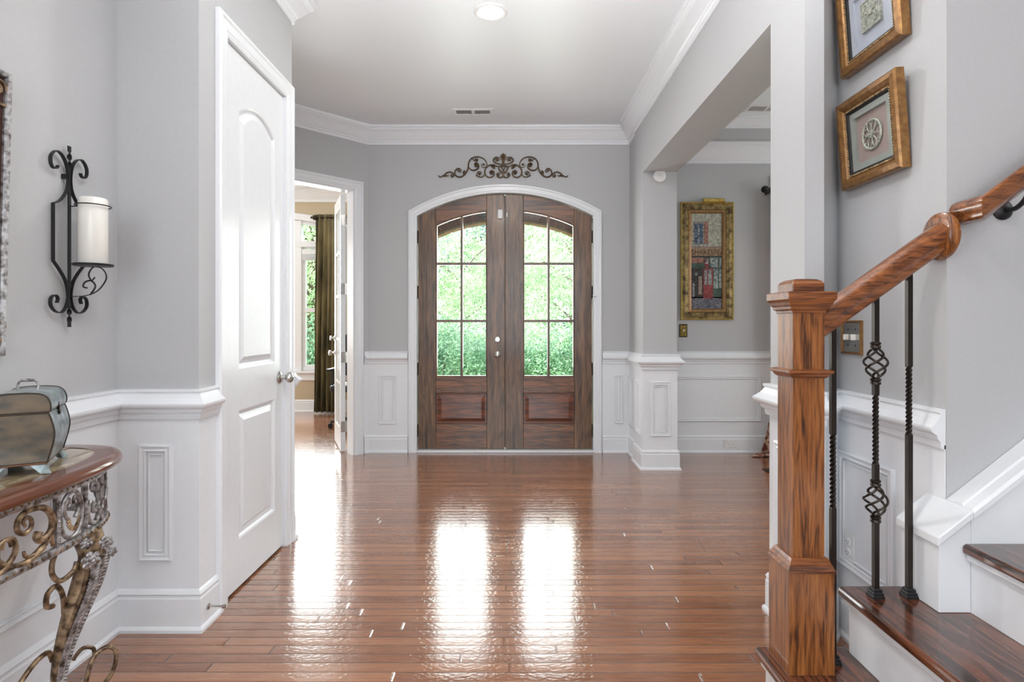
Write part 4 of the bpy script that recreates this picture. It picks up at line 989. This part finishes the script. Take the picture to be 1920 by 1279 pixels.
        scroll([(f(m1+hw*x), z) for x, z in [(-.2, .645), (.6, .66), (.9, .63), (.6, .60), (-.2, .59), (-.8, .605), (-.7, .63), (-.4, .628)]], .006, .008, 'silver')
        if pc > .16:
            m2 = pc*.62; hw = pc*.3
            scroll([(f(m2+hw*x), z) for x, z in [(.2, .66), (.5, .68), (.2, .71), (-.6, .70), (-.8, .65), (-.4, .60), (.5, .60), (.8, .64), (.4, .66)]], .005, .008, 'silver')
    # legs
    for sg in (1, -1):
        cy = TY+sg*.30; cx = XL+.285
        fy = lambda y: TY+sg*(y-TY)
        def pt(x, y, z): return (x-.012, fy(y), z)
        
        core = smoothpts([pt(-1.285, 1.735, .562), pt(-1.270, 1.738, .50), pt(-1.290, 1.730, .42), pt(-1.312, 1.712, .32), pt(-1.331, 1.70, .22), pt(-1.340, 1.695, .13), pt(-1.335, 1.695, .06), pt(-1.325, 1.695, .0)])
        n = len(core)
        leg = MB().tube(core, [.030*(1-i/n)+.011 for i in range(n)], 10).build('leg', M['gilt'], r, smooth=True)
        # acanthus leaf with rib fringe on the front
        b = MB(); mids = smoothpts([pt(-1.232, 1.728, .50), pt(-1.245, 1.722, .43), pt(-1.274, 1.706, .34), pt(-1.302, 1.692, .25), pt(-1.319, 1.686, .17), pt(-1.327, 1.684, .10)])
        n = len(mids)
        b.tube(mids, [.010*(1-.5*i/n) for i in range(n)], 8)
        for i in range(2, n-1):
            wdt = .030*(1-i/n)+.008
            for d in (-1, 1):
                c = mids[i]; b.tube([c, c+Vector((.004, d*wdt*.6, -.004)), c+Vector((-.006, d*wdt, -.022))], [.006, .0055, .003], 6)
        b.build('leaf', M['silver'], leg, smooth=True)
        b = MB()
        for d in (-.9, 0, .9):
            st = smoothpts([pt(-1.262+.006*d, 1.735-.022*d, .52), pt(-1.268, 1.728-.026*d, .42), pt(-1.302, 1.708-.02*d, .30), pt(-1.338, 1.695-.008*d, .18)])
            b.tube(st, [.009*(1-.5*i/len(st)) for i in range(len(st))], 7)
        b.build('stem', M['gilt'], leg, smooth=True)
        # flowers at the knee
        for (fx, fyy, fz, fr) in ((-1.242, 1.690, .500, .024), (-1.238, 1.745, .530, .020), (-1.262, 1.700, .545, .016), (-1.232, 1.765, .495, .014)):
            b = MB(); c = Vector(pt(fx, fyy, fz)); T = plane_T(c, (0.45, .85, 0), (0, 0, 1)); T = plane_T(c, (.5, .86, 0), (0, 0, 1))
            for ringn, rr, pr in ((6, .75, .42), (5, .4, .34)):
                for k in range(ringn):
                    a = 2*math.pi*k/ringn+ringn; b.ball((fr*rr*math.cos(a), fr*rr*math.sin(a), fr*(.3 if ringn == 6 else .55)), fr*pr, T, 8, (1, 1, .6))
            b.ball((0, 0, fr*.8), fr*.26, T, 8); b.build('flower', M['silver'], leg, smooth=True)
        # side scrolls
        b = MB()
        b.tube(smoothpts([pt(-1.300, 1.690, .556), pt(-1.308, 1.645, .535), pt(-1.305, 1.628, .49), pt(-1.300, 1.650, .455), pt(-1.292, 1.690, .465), pt(-1.288, 1.700, .49)]), .0075, 8)
        b.tube(smoothpts([pt(-1.330, 1.705, .33), pt(-1.315, 1.680, .40), pt(-1.310, 1.650, .44), pt(-1.312, 1.622, .430), pt(-1.315, 1.622, .395), pt(-1.315, 1.645, .385)]), .0075, 8)
        b.build('side_scroll', M['gilt'], leg, smooth=True)
        b = MB()
        b.tube(smoothpts([pt(-1.350, 1.700, .13), pt(-1.310, 1.735, .085), pt(-1.262, 1.765, .08), pt(-1.242, 1.790, .115), pt(-1.242, 1.800, .165), pt(-1.262, 1.790, .185), pt(-1.290, 1.775, .165), pt(-1.300, 1.76, .12), pt(-1.31, 1.76, .05), pt(-1.30, 1.77, .008)]), .007, 8)
        b.tube(smoothpts([pt(-1.292, 1.775, .155), pt(-1.298, 1.78, .185), pt(-1.318, 1.765, .195), pt(-1.335, 1.755, .175), pt(-1.338, 1.752, .165)]), [.006]*33, 8)
        b.tube(smoothpts([pt(-1.352, 1.690, .20), pt(-1.352, 1.670, .235), pt(-1.355, 1.62, .225), pt(-1.358, 1.56, .18), pt(-1.36, 1.50, .12), pt(-1.36, 1.42, .09)]), .0075, 8)
        b.tube(smoothpts([pt(-1.352, 1.690, .13), pt(-1.35, 1.66, .10), pt(-1.35, 1.62, .10), pt(-1.35, 1.60, .13), pt(-1.35, 1.61, .15)]), .0065, 8)
        b.build('foot_scroll', M['gilt'], leg, smooth=True)
console()
# bombe chest
def chest():
    rz = math.atan2(.485, .875)
    C = Vector((-1.302, 1.60, 0)); d2 = Vector((-.485, .875, 0)); dx = Vector((.875, .485, 0)); Lh, Wh = .11, .068
    ctr = C+d2*Lh-dx*Wh; base = .782
    r = thing('decorative_chest', 'green brown rounded wooden chest with a handle on the console table', 'box', (ctr.x, ctr.y, base), rz)
    T = Matrix.Translation((ctr.x, ctr.y, 0)) @ Matrix.Rotation(rz, 4, 'Z')
    # profile half depth
    body = [(.064, .812), (.068, .828), (.076, .860), (.080, .885), (.079, .905), (.073, .932), (.067, .950)]
    lid = [(.069, .953), (.072, .962), (.071, .978), (.064, .994), (.050, 1.004), (.020, 1.008)]
    def full(hf): return hf+[(-x, z) for x, z in hf[::-1]]
    Tp = T @ plane_T((0, 0, 0), (1, 0, 0), (0, 0, 1))    # local z -> -Y
    for nm, pf in (('body', body), ('lid', lid)):
        sm = smoothpts([(x, z, 0) for x, z in pf], 4); pl = full([(p.x, p.y) for p in sm])
        b = MB(); n = len(pl); hl = Lh
        vs = [(p[0], p[1], h) for h in (-hl, hl) for p in pl]
        b.cur = 1; b.add(vs, [(i, (i+1) % n, n+(i+1) % n, n+i) for i in range(n)], Tp)
        b.cur = 0; b.add([(p[0], p[1], hl) for p in pl], [tuple(range(n))], Tp); b.add([(p[0], p[1], -hl) for p in pl], [tuple(range(n))], Tp)
        o = b.build(nm, [M['chest'], M['chestfront']], r, smooth=True)
        for hh_ in (hl, -hl): MB().tube([(p[0], p[1], hh_) for p in pl]+[(pl[0][0], pl[0][1], hh_)], .0022, 6, Tp).build('edging', M['bronze'], o, smooth=True)
    MB().box(-.064, .064, -Lh-.003, Lh+.003, .807, .813, T).build('base_moulding', M['chesttrim'], r, bevel=.002)
    for sx in (-1, 1):
        for sy in (-1, 1):
            x0 = sx*.060; y0 = sy*Lh
            b = MB()
            def q(a, c, T_=T):
                pass
            b.add([(x0, y0, .808), (x0-sx*.035, y0, .808), (x0, y0-sy*.045, .808), (x0+sx*.016, y0+sy*.010, .7825), (x0-sx*.010, y0+sy*.004, .7825), (x0+sx*.006, y0-sy*.018, .7825), (x0-sx*.008, y0-sy*.010, .7825)],
                  [(0, 1, 4, 3), (0, 3, 5, 2), (1, 2, 6), (1, 6, 4), (2, 5, 6), (3, 4, 6, 5), (0, 2, 1)], T)
            b.build('foot', M['chestfront'], r)
    b = MB().tube(smoothpts([T @ Vector((-.022, 0, 1.008)), T @ Vector((-.024, 0, 1.022)), T @ Vector((-.014, 0, 1.036)), T @ Vector((.014, 0, 1.036)), T @ Vector((.024, 0, 1.022)), T @ Vector((.022, 0, 1.008))]), .0032, 8)
    for x in (-.022, .022): b.ball(tuple(T @ Vector((x, 0, 1.004))), .006, None, 8)
    for k in range(5): b.ball(tuple(T @ Vector((-.012+.006*k, 0, 1.036))), .0045, None, 8)
    b.build('handle', M['silver'], r, smooth=True)
    b = MB().box(.064, .073, -.010, .010, .958, .970, T).box(.064, .074, -.005, .005, .945, .960, T).box(.066, .076, -.012, .012, .932, .944, T)
    b.build('latch', M['bronze'], r, bevel=.002)
chest()

# ------------------------------------------------------------------ staircase
NX = [.757, 1.008, 1.262, 1.516, 1.770, 2.024]; RZ = .195
YS = 1.595
def stairs():
    r = thing('staircase', 'wooden staircase with dark treads and white risers rising to the right', 'stairs', (.9, 1.2, 0))
    YF = .55
    for i, x in enumerate(NX):
        z = RZ*(i+1); ye = 1.762 if i < 2 else YS
        x1 = NX[i]+.254+.028
        if i == 0: ye = 1.775
        b = MB()
        ny = [(0, -.024), (0, -.010), (.003, -.004), (.009, 0), (x1-x, 0), (x1-x, -.027), (.004, -.027)]
        T = plane_T((x, ye, z), (1, 0, 0), (0, 0, 1)) # z local -> -Y
        b.prism(ny, 0, ye-YF, T)
        if i == 1:   # return block cut: tread stops at the knee block
            pass
        b.build('tread', M['tread'], r, bevel=.004)
        rb = MB().box(x+.024, x+.036, YF+.01, ye-.022 if i < 2 else YS, z-RZ, z-.0275)
        rb.box(x+.010, x+.024, YF+.01, ye-.02 if i < 2 else YS-.002, z-.045, z-.0275)
        rb.build('riser', M['white'], r, bevel=.002)
    # far side closing under open treads
    b = MB().box(NX[0]+.030, 1.284, 1.74, 1.755, 0, RZ-.028).box(NX[1]+.030, 1.194, 1.735, 1.752, RZ, 2*RZ-.028)
    b.build('stringer', M['white'], r)
    # knee block and skirt: sloped prism
    k = .78; zt = lambda x: .585+k*(x-1.195)
    T = plane_T((0, YS, 0), (1, 0, 0), (0, 0, 1))
    b = MB().prism([(1.197, 2*RZ+.0005), (1.287, 2*RZ+.0005), (1.287, zt(1.287)), (1.197, zt(1.197))], -(1.752-YS), 0, T)
    b.build('knee_block', M['white'], r, bevel=.002)
    b = MB().prism([(1.188, zt(1.188)), (1.287, zt(1.287)), (1.287, zt(1.287)+.024), (1.188, zt(1.188)+.024)], -(1.762-YS), .010, T)
    b.build('block_cap', M['white'], r, bevel=.003)
    # skirt board on the wall
    b = MB().prism([(1.287, 0.3), (3.2, 1.6), (3.2, zt(3.2)), (1.287, zt(1.287))], -(1.686-YS)+.0005, 0, T)
    b.build('skirt_board', M['white'], r)
    X1 = 3.2
    for (a0, a1, h0, h1) in ((0, .022, -.085, .010), (.022, .050, -.088, -.006), (.050, .070, -.088, -.02), (.070, .082, -.088, -.055)):
        pass
    b = MB(); pf = [(0, .010), (.016, .010), (.024, .002), (.024, -.028), (.030, -.032), (.030, -.050), (.026, -.054), (.026, -.0895), (0, -.0895)]
    sl = (zt(X1)-zt(1.287))/(X1-1.287); vs = []
    for x in (1.287, X1): vs += [(x, zt(1.287)+sl*(x-1.287)+p, h) for p, h in pf]
    n = len(pf); b.add(vs, [(i, (i+1) % n, n+(i+1) % n, n+i) for i in range(n)]+[tuple(range(n)), tuple(range(n, 2*n))], T)
    b.build('skirt_cap', M['white'], r)
stairs()
YB = 1.69; NC = (.857, YB)
def newel():
    r = thing('newel_post', 'square red oak newel post with a stepped cap at the foot of the stairs', 'newel post', (NC[0], NC[1], RZ))
    h0, h1 = .0655, .0465; cx, cy = NC
    MB().sqstack(cx, cy, [(h0, RZ), (h0, .488)]).build('base', M['oakv'], r, bevel=.002)
    MB().sqstack(cx, cy, [(h0+.003, .488), (h0+.003, .494), (h0-.002, .500), (h0-.003, .506), (h1+.012, .512), (h1+.010, .518), (h1+.006, .526)]).build('base_moulding', M['oakx'], r)
    MB().sqstack(cx, cy, [(h1, .520), (h1, 1.24)]).build('shaft', M['oakv'], r, bevel=.0015)
    MB().sqstack(cx, cy, [(h1+.002, 1.044), (h1+.008, 1.050), (h1+.010, 1.055), (h1+.018, 1.060), (h1+.018, 1.066), (h1+.002, 1.070)]).build('collar', M['oakx'], r)
    MB().sqstack(cx, cy, [(h1+.003, 1.232), (h1+.003, 1.240), (h1+.010, 1.243), (h1+.011, 1.252), (h1+.016, 1.256), (h1+.018, 1.264), (h1+.0235, 1.272), (h1+.0235, 1.292), (h1+.021, 1.294)]).build('cap', M['oakx'], r, bevel=.0015)
    MB().sqstack(cx, cy, [(h1+.0, 1.294), (h1+.0, 1.318), (h1-.004, 1.325), (h1-.014, 1.331), (h1-.030, 1.334)]).build('cap_block', M['oakx'], r, bevel=.002)
newel()
SL = RZ/.254*.93
railz = lambda X: 1.462+(X-1.27)*SL
def railprof(s=1.0): return [(p[0]*s, p[1]*s) for p in [(-.017, -.035), (.017, -.035), (.023, -.028), (.023, -.018), (.026, -.013), (.031, -.004), (.031, .010), (.024, .022), (.010, .031), (-.010, .031), (-.024, .022), (-.031, .010), (-.031, -.004), (-.026, -.013), (-.023, -.018), (-.023, -.028)]]
def extr(mb, pf, p0, p1, cut0=None, cut1=None):
    """profile (y offset, perpendicular-up) along xz direction p0->p1; vertical cuts if cut given as X"""
    p0 = Vector(p0); p1 = Vector(p1); d = (p1-p0).normalized(); up = Vector((-d.z, 0, d.x)); n = len(pf); vs = []
    for P_, cut in ((p0, cut0), (p1, cut1)):
        for y, u in pf:
            q = P_+Vector((0, 1, 0))*y+up*u
            if cut is not None: q = q+d*((cut-q.x)/d.x)
            vs.append(q)
    mb.add(vs, [(i, (i+1) % n, n+(i+1) % n, n+i) for i in range(n)]+[tuple(range(n)), tuple(range(n, 2*n))]); return mb
hr = thing('stair_handrail', 'sloping oak handrail from the newel post up to a round plate on the wall', 'handrail', (1.28, YB, 1.4))
extr(MB(), railprof(1.12), (.9035, YB, railz(.9035)), (1.27, YB, railz(1.27)), .9038, 1.267).build('rail', M['oakx'], hr, smooth=True)
MB().lathe([(.070, 0), (.072, .006), (.070, .013), (.060, .017), (.056, .020), (.054, .022), (0, .022)], 40, plane_T((1.2875, YB+.01, 1.462), (0, -1, 0), (0, 0, 1))).build('rosette', M['oakv'], hr, smooth=True)
# wall rail
def wallrail():
    r = thing('wall_handrail', 'oak handrail fixed to the grey wall above the stairs at the right edge', 'handrail', (1.33, 1.66, 1.5))
    Yr = 1.60; x0, z0 = 1.326, 1.530; x1 = 3.0; d = Vector((1, 0, .74)).normalized()
    z1 = z0+.74*(x1-x0); pf = railprof(1.0); n = len(pf)
    up = Vector((-d.z, 0, d.x)); vs = []
    # mitre ring at the corner: level return to the wall, then slope
    for y, u in pf: vs.append(Vector((x0+y, 1.6855, z0+u)))
    for y, u in pf: vs.append(Vector((x0+y, Yr+y, z0+u)))
    for y, u in pf: vs.append(Vector((x1, Yr+y, z1))+up*u)
    fs = [(k*n+i, k*n+(i+1) % n, (k+1)*n+(i+1) % n, (k+1)*n+i) for k in range(2) for i in range(n)]+[tuple(range(n)), tuple(range(2*n, 3*n))]
    MB().add(vs, fs).build('rail', M['oakx'], r, smooth=True)
    bx = 1.452; bz = z0+.74*(bx-x0)-.105+.02
    b = MB().lathe([(.030, 0), (.030, .004), (.022, .010), (.010, .014), (0, .014)], 20, plane_T((bx, 1.6855, bz), (1, 0, 0), (0, 0, 1)))
    b.tube(smoothpts([(bx, 1.676, bz), (bx, 1.64, bz-.004), (bx, 1.606, bz+.02), (bx, 1.60, bz+.058)]), .007, 8)
    b.build('bracket', M['black'], r, smooth=True)
wallrail()
# balusters
def baluster(X, zb, tw, baskets, label):
    r = thing('baluster', label, 'baluster', (X, YB, zb), 0, 'iron balusters')
    zt = railz(X)-.036*1.25; a = .0072
    lv = []; ztw0, ztw1 = tw
    def ang(z): return 0 if z < ztw0 else (2*math.pi*4*(z-ztw0)/(ztw1-ztw0) if z < ztw1 else 2*math.pi*4)
    segs = [zb]; gaps = sorted((c-.042, c+.042) for c in baskets); z = zb; pieces = []
    for g0, g1 in gaps: pieces.append((z, g0)); z = g1
    pieces.append((z, zt)); b = MB()
    for p0, p1 in pieces:
        n = max(2, int((p1-p0)/.003)); vs = []
        for i in range(n+1):
            z = p0+(p1-p0)*i/n; t = ang(z)
            tp = a*(.86 if ztw0 < z < ztw1 else 1)
            for q in range(4): u = t+math.pi/4+q*math.pi/2; vs.append((X+tp*1.414*math.cos(u), YB+tp*1.414*math.sin(u), z))
        b.add(vs, [(4*i+q, 4*i+(q+1) % 4, 4*i+4+(q+1) % 4, 4*i+4+q) for i in range(n) for q in range(4)]+[(3, 2, 1, 0), (4*n, 4*n+1, 4*n+2, 4*n+3)])
    b.build('bar', M['bal'], r)
    for c in baskets:
        b = MB()
        for q in range(4):
            pts = []
            for i in range(25):
                t = i/24; rr = .0045+.0265*math.sin(math.pi*t)**.9; u = q*math.pi/2+t*math.pi*1.5
                pts.append((X+rr*math.cos(u), YB+rr*math.sin(u), c-.046+.092*t))
            b.tube(pts, .0036, 7)
        b.build('basket', M['bal'], r, smooth=True)
        for zz in (c-.054, c+.054): MB().lathe([(.010, zz-.010), (.0145, zz-.008), (.0145, zz-.003), (.012, zz), (.0145, zz+.003), (.0145, zz+.008), (.010, zz+.010)], 12, Matrix.Translation((X, YB, 0))).build('collar', M['bal'], r, smooth=True)
    MB().sqstack(X, YB, [(.0175, zb), (.0175, zb+.007), (.015, zb+.010), (.016, zb+.014), (.012, zb+.019), (.013, zb+.024), (.009, zb+.028)]).build('shoe', M['black'], r)
baluster(.953, RZ, (.655, .872), [], 'dark iron baluster with a twisted middle, right behind the oak newel post')
baluster(1.080, 2*RZ, (.785, .990), [1.084, .675], 'dark iron baluster with two open basket twists')
baluster(1.179, 2*RZ, (.872, 1.075), [], 'dark iron baluster with a rope twist, nearest the round rail plate')

# ------------------------------------------------------------------ dining drape, rod, register
trim(MB().box(2.41, 2.48, D-.02, D, 0, 2.5).box(2.41, 3.97, D-.02, D, 2.5, 2.58), bevel=.003)
b = MB().sweep([(2.48, .5), (3.9, .5), (3.9, 2.5), (2.48, 2.5)], [(0, -.1), (0, -.02), (.05, -.02), (.05, -.1)], closed=True, side=1, T=T_entry)
w2 = b.box(3.1-.03, 3.1+.03, .5, 2.5, -.09, -.03, T_entry).box(2.48, 3.9, 1.47, 1.53, -.08, -.03, T_entry).build('window_2', M['white'], None, kind='structure')
MB().box(2.50, 3.88, .52, 2.48, -.062, -.058, T_entry).build('glass_pane', M['glass'], w2)
Yd = 5.17; zr = EYE-(355-CY)*Yd/F; xr = (1437-CX)*Yd/F
dr_ = thing('curtain_rod', 'dark curtain rod with a twisted knob finial in the dining room', 'curtain rod', (xr, Yd, zr))
MB().tube([(xr, Yd, zr), (3.3, Yd, zr)], .013, 10).build('rod', M['bronze'], dr_, smooth=True)
b = MB().ball((xr-.012, Yd, zr), .030, None, 12)
for k in range(8): b.tube([(xr-.012+.03*math.cos(t)*1.02, Yd+.03*math.sin(t)*math.cos(k*math.pi/4+t), zr+.03*math.sin(t)*math.sin(k*math.pi/4+t)) for t in [math.pi*i/10 for i in range(11)]], .004, 5)
b.build('finial', M['black'], dr_, smooth=True)
MB().box(xr+.05, xr+.07, Yd, D, zr-.02, zr+.01).build('bracket', M['bronze'], dr_)
dp = curtain('curtain', (1452-CX)*Yd/F, 2.75, (1452-CX)*Yd/F-.02, 2.75, Yd, .04, zr, 5, .03, M['rust'], 'rust patterned drape puddling on the dining room floor', 0)
b = MB(); n = 14
def flare(u, t): # extra folds of cloth that spill to the left at the foot
    return None
me_ = dp.data
for v in me_.vertices:
    wz_ = v.co.z+dp.location.z; wx_ = v.co.x+dp.location.x
    if wz_ < .62:
        t = (.62-wz_)/.58; v.co.x -= .10*t**2*max(0, 1-(wx_-2.35)/.35)
b = MB(); nx, ny = 26, 8; vs = []
for j in range(ny+1):
    for i in range(nx+1):
        u = i/nx; v = j/ny; x = 2.165+.42*u; y = 5.11+.13*(v-.15)+.02*math.sin(u*9)
        wdt = min(1, u*5+.15); y = 5.13+(y-5.13)*wdt
        vs.append((x, y, .006+.022*abs(math.sin(u*17+v*3))*min(1, u*4)+.03*math.sin(v*math.pi)*u))
b.add(vs, [(j*(nx+1)+i, j*(nx+1)+i+1, (j+1)*(nx+1)+i+1, (j+1)*(nx+1)+i) for j in range(ny) for i in range(nx)])
pd = b.build('puddled_hem', M['rust'], dp, smooth=True); pd.modifiers.new('t', 'SOLIDIFY').thickness = .004
rg = MB().box(2.07, 2.37, 4.60, 4.71, 0.0003, .006)
for k in range(12): rg.box(2.085+k*.024, 2.097+k*.024, 4.612, 4.698, .006, .0085)
tag(rg.build('floor_register', M['register']), 'dark brown slotted floor register on the dining room hardwood', 'floor vent')

# ------------------------------------------------------------------ outdoors
struct('ground', MB().box(-60, 60, 8.2, 90, -.5, -.3).box(-1.4, 60, 5.5, 8.2, -.5, -.3), M['grass'])
struct('porch_floor', MB().box(-1.45, 1.6, 5.45, 6.7, -.3, -.02), M['concrete'])
def arch_wall():
    Y0, Y1 = 6.35, 6.60; T = plane_T((0, Y0, 0), (1, 0, 0), (0, 0, 1)); zc = 2.37-1.91; R0, R1 = 1.91, 2.11; hw = .97; xc = DC
    r = thing('brick_archway', 'brown brick porch archway seen through the door glass', 'archway', (xc, 6.47, -.3))
    az = lambda x, R: zc+math.sqrt(R*R-x*x)
    b = MB().box(-1.5, xc-hw, -.3, 3.2, -.25, 0, T).box(xc+hw, 1.7, -.3, 3.2, -.25, 0, T)
    n = 24
    for i in range(n):
        a = -hw+2*hw*i/n; c = -hw+2*hw*(i+1)/n
        b.prism([(xc+a, az(a, R0+.006)), (xc+c, az(c, R0+.006)), (xc+c, 3.2), (xc+a, 3.2)], -.25, 0, T)
    b.build('wall', M['brick'], r)
    nb = 22; th = math.asin(hw/R0)
    b = MB(); b2 = MB()
    for i in range(nb):
        a0 = -th+2*th*i/nb+.0022; a1 = -th+2*th*(i+1)/nb-.0022
        q = lambda R, a: (xc+R*math.sin(a), zc+R*math.cos(a))
        b.prism([q(R0, a0), q(R0, a1), q(R1, a1), q(R1, a0)], -.10, .004, T)
    for row in range(3):
        for i in range(nb//2+1):
            sh = (row % 2)*.5
            a0 = max(-th, -th+2*th*(i-sh)/(nb/2)+.002); a1 = min(th, -th+2*th*(i+1-sh)/(nb/2)-.002)
            if a1 > a0: b2.prism([q(R0-.002, a0), q(R0-.002, a1), q(R0+.06, a1), q(R0+.06, a0)], -.10-row*.052-.048, -.10-row*.052-.002, T)
    b.build('soldier_course', M['brick_shaded'], r, bevel=.003); b2.build('soffit_course', M['brick_lit'], r, bevel=.003)
arch_wall()
struct('ceiling_porch', MB().box(-1.5, 1.7, 5.45, 6.36, 3.0, 3.1), M['white'])
c = P(905, 403, 6.33)
cm = MB().lathe([(.040, 0), (.040, .03), (.034, .04), (0, .045)], 24, plane_T((c.x, 6.346, c.z), (1, 0, 0), (0, 0, 1))).build('porch_camera', M['dark'], smooth=True)
tag(cm, 'round black camera on the dark porch bricks behind the left door glass', 'camera')
def leafmesh(name, n, blobs, size, m):
    cs = np.array([b_[0] for b_ in blobs]); rs = np.array([b_[1] for b_ in blobs]); wts = (rs.prod(1))**.66; wts /= wts.sum()
    k = rng.choice(len(blobs), n, p=wts)
    d = rng.normal(size=(n, 3)); d /= np.linalg.norm(d, axis=1)[:, None]
    p = cs[k]+d*rs[k]*(rng.random(n)**.45)[:, None]
    a = rng.normal(size=(n, 3)); a /= np.linalg.norm(a, axis=1)[:, None]
    bb = np.cross(a, rng.normal(size=(n, 3))); bb /= np.linalg.norm(bb, axis=1)[:, None]
    s = size*(.6+.8*rng.random(n))[:, None]
    v = np.stack([p-a*s, p+bb*s*.45, p+a*s, p-bb*s*.45], 1).reshape(-1, 3)
    me = bpy.data.meshes.new(name); me.vertices.add(4*n); me.vertices.foreach_set('co', v.ravel())
    me.loops.add(4*n); me.loops.foreach_set('vertex_index', np.arange(4*n)); me.polygons.add(n)
    me.polygons.foreach_set('loop_start', np.arange(0, 4*n, 4)); me.polygons.foreach_set('loop_total', np.full(n, 4)); me.update(calc_edges=True)
    me.materials.append(m); return me
def tree_proto(hh, blobs, n, size, lm, trunk=True):
    me = leafmesh('foliage', n, blobs, size, lm)
    tb = MB()
    if trunk:
        tb.tube([(0, 0, 0), (.05, .02, hh*.3), (-.04, 0, hh*.6), (0, 0, hh*.9)], [.16, .12, .08, .03], 8)
        for k in range(9):
            a = k*2.4; z0 = hh*(.25+.06*k); L_ = hh*.22
            tb.tube([(0, 0, z0), (L_*.5*math.cos(a), L_*.5*math.sin(a), z0+L_*.35), (L_*math.cos(a), L_*math.sin(a), z0+L_*.6)], [.05, .03, .012], 6)
    else:
        for k in range(5): a = k*1.3; tb.tube([(0, 0, 0), (.4*math.cos(a), .4*math.sin(a), hh*.6)], [.03, .01], 6)
    tm = MB.build(tb, 'trunk', M['bark']); tmesh = tm.data
    off_ = tm.location.copy(); bpy.data.objects.remove(tm)
    for v in tmesh.vertices: v.co += off_
    return me, tmesh
deci = tree_proto(7, [((0, 0, 4.2), (2.0, 1.8, 1.9)), ((1.2, .3, 3.2), (1.4, 1.3, 1.2)), ((-1.3, -.2, 3.4), (1.3, 1.3, 1.3)), ((.2, .3, 6), (1.4, 1.3, 1.2)), ((-.6, .6, 2.2), (1.4, 1.2, .9)), ((.9, -.5, 5), (1.2, 1.1, 1.1)), ((.6, -.4, 1.7), (1.2, 1., .8))], 16000, .06, M['leaf1'])
pine = tree_proto(13, [((0, 0, 3+1.1*k), (2.4-.19*k, 2.4-.19*k, .7)) for k in range(10)], 14000, .1, M['pine'])
shrub = tree_proto(1.8, [((0, 0, 1.0), (1.3, 1.0, .9)), ((.8, .1, .7), (.9, .8, .7)), ((-.8, 0, .8), (.9, .8, .7))], 9000, .042, M['leaf2'], False)
def plant(name, protos, x, y, s, rz, label, cat, grp):
    r = thing(name, label, cat, (x, y, -.3), rz, grp); r.scale = (s, s, s)
    for nm, me in (('foliage', protos[0]), ('trunk' if cat == 'tree' else 'stems', protos[1])):
        o = bpy.data.objects.new(nm, me); COL.objects.link(o); o.parent = r
for i, (x, y, s) in enumerate([(1.5, 13.5, .72), (-1.3, 15, .62), (3.6, 16, .85), (-4.9, 14.0, 1.0), (-6.6, 17.0, 1.1), (0.2, 19, .8)]):
    lab = ['light green leafy tree filling the right door glass', 'light green leafy tree behind the middle of the double doors', 'light green leafy tree beyond the right edge of the right door glass', 'light green leafy tree outside the study window beside the curtain', 'light green leafy tree further back outside the study window', 'tall light green tree farthest back behind the entry doors'][i]
    plant('leafy_tree', deci, x, y, s, i*1.3, lab, 'tree', 'leafy trees outside')
for i, (x, y, s) in enumerate([(-3.3, 21, 1.0), (-.6, 25, 1.1), (2.6, 24, 1.1), (5.2, 23, 1.), (-8.2, 24, 1.1), (-11.5, 25, 1.1), (-6., 27, 1.2)]):
    plant('pine_tree', pine, x, y, s, i*.9, 'tall blue green pine in the distant row beyond the leafy trees', 'tree', 'distant pines')
for i, (x, y, s) in enumerate([(-1.35, 10.5, .9), (0.0, 12.2, .8), (1.3, 10.8, .85), (-3.7, 10.8, .9), (-5.2, 11.6, .9), (2.6, 12.4, 1.0), (-2.4, 13, 1.0)]):
    lab = ['deep green shrub low behind the left pane column of the left door', 'deep green shrub low behind the meeting stiles of the entry doors', 'deep green shrub low behind the right entry door glass', 'deep green shrub low outside the study window beside the curtain', 'deep green shrub further left outside the study window', 'deep green shrub low at the far right beyond the right entry door', 'deep green shrub set back between the study and the entry doors'][i]
    plant('shrub', shrub, x, y, s, i*1.1, lab, 'shrub', 'shrubs outside')
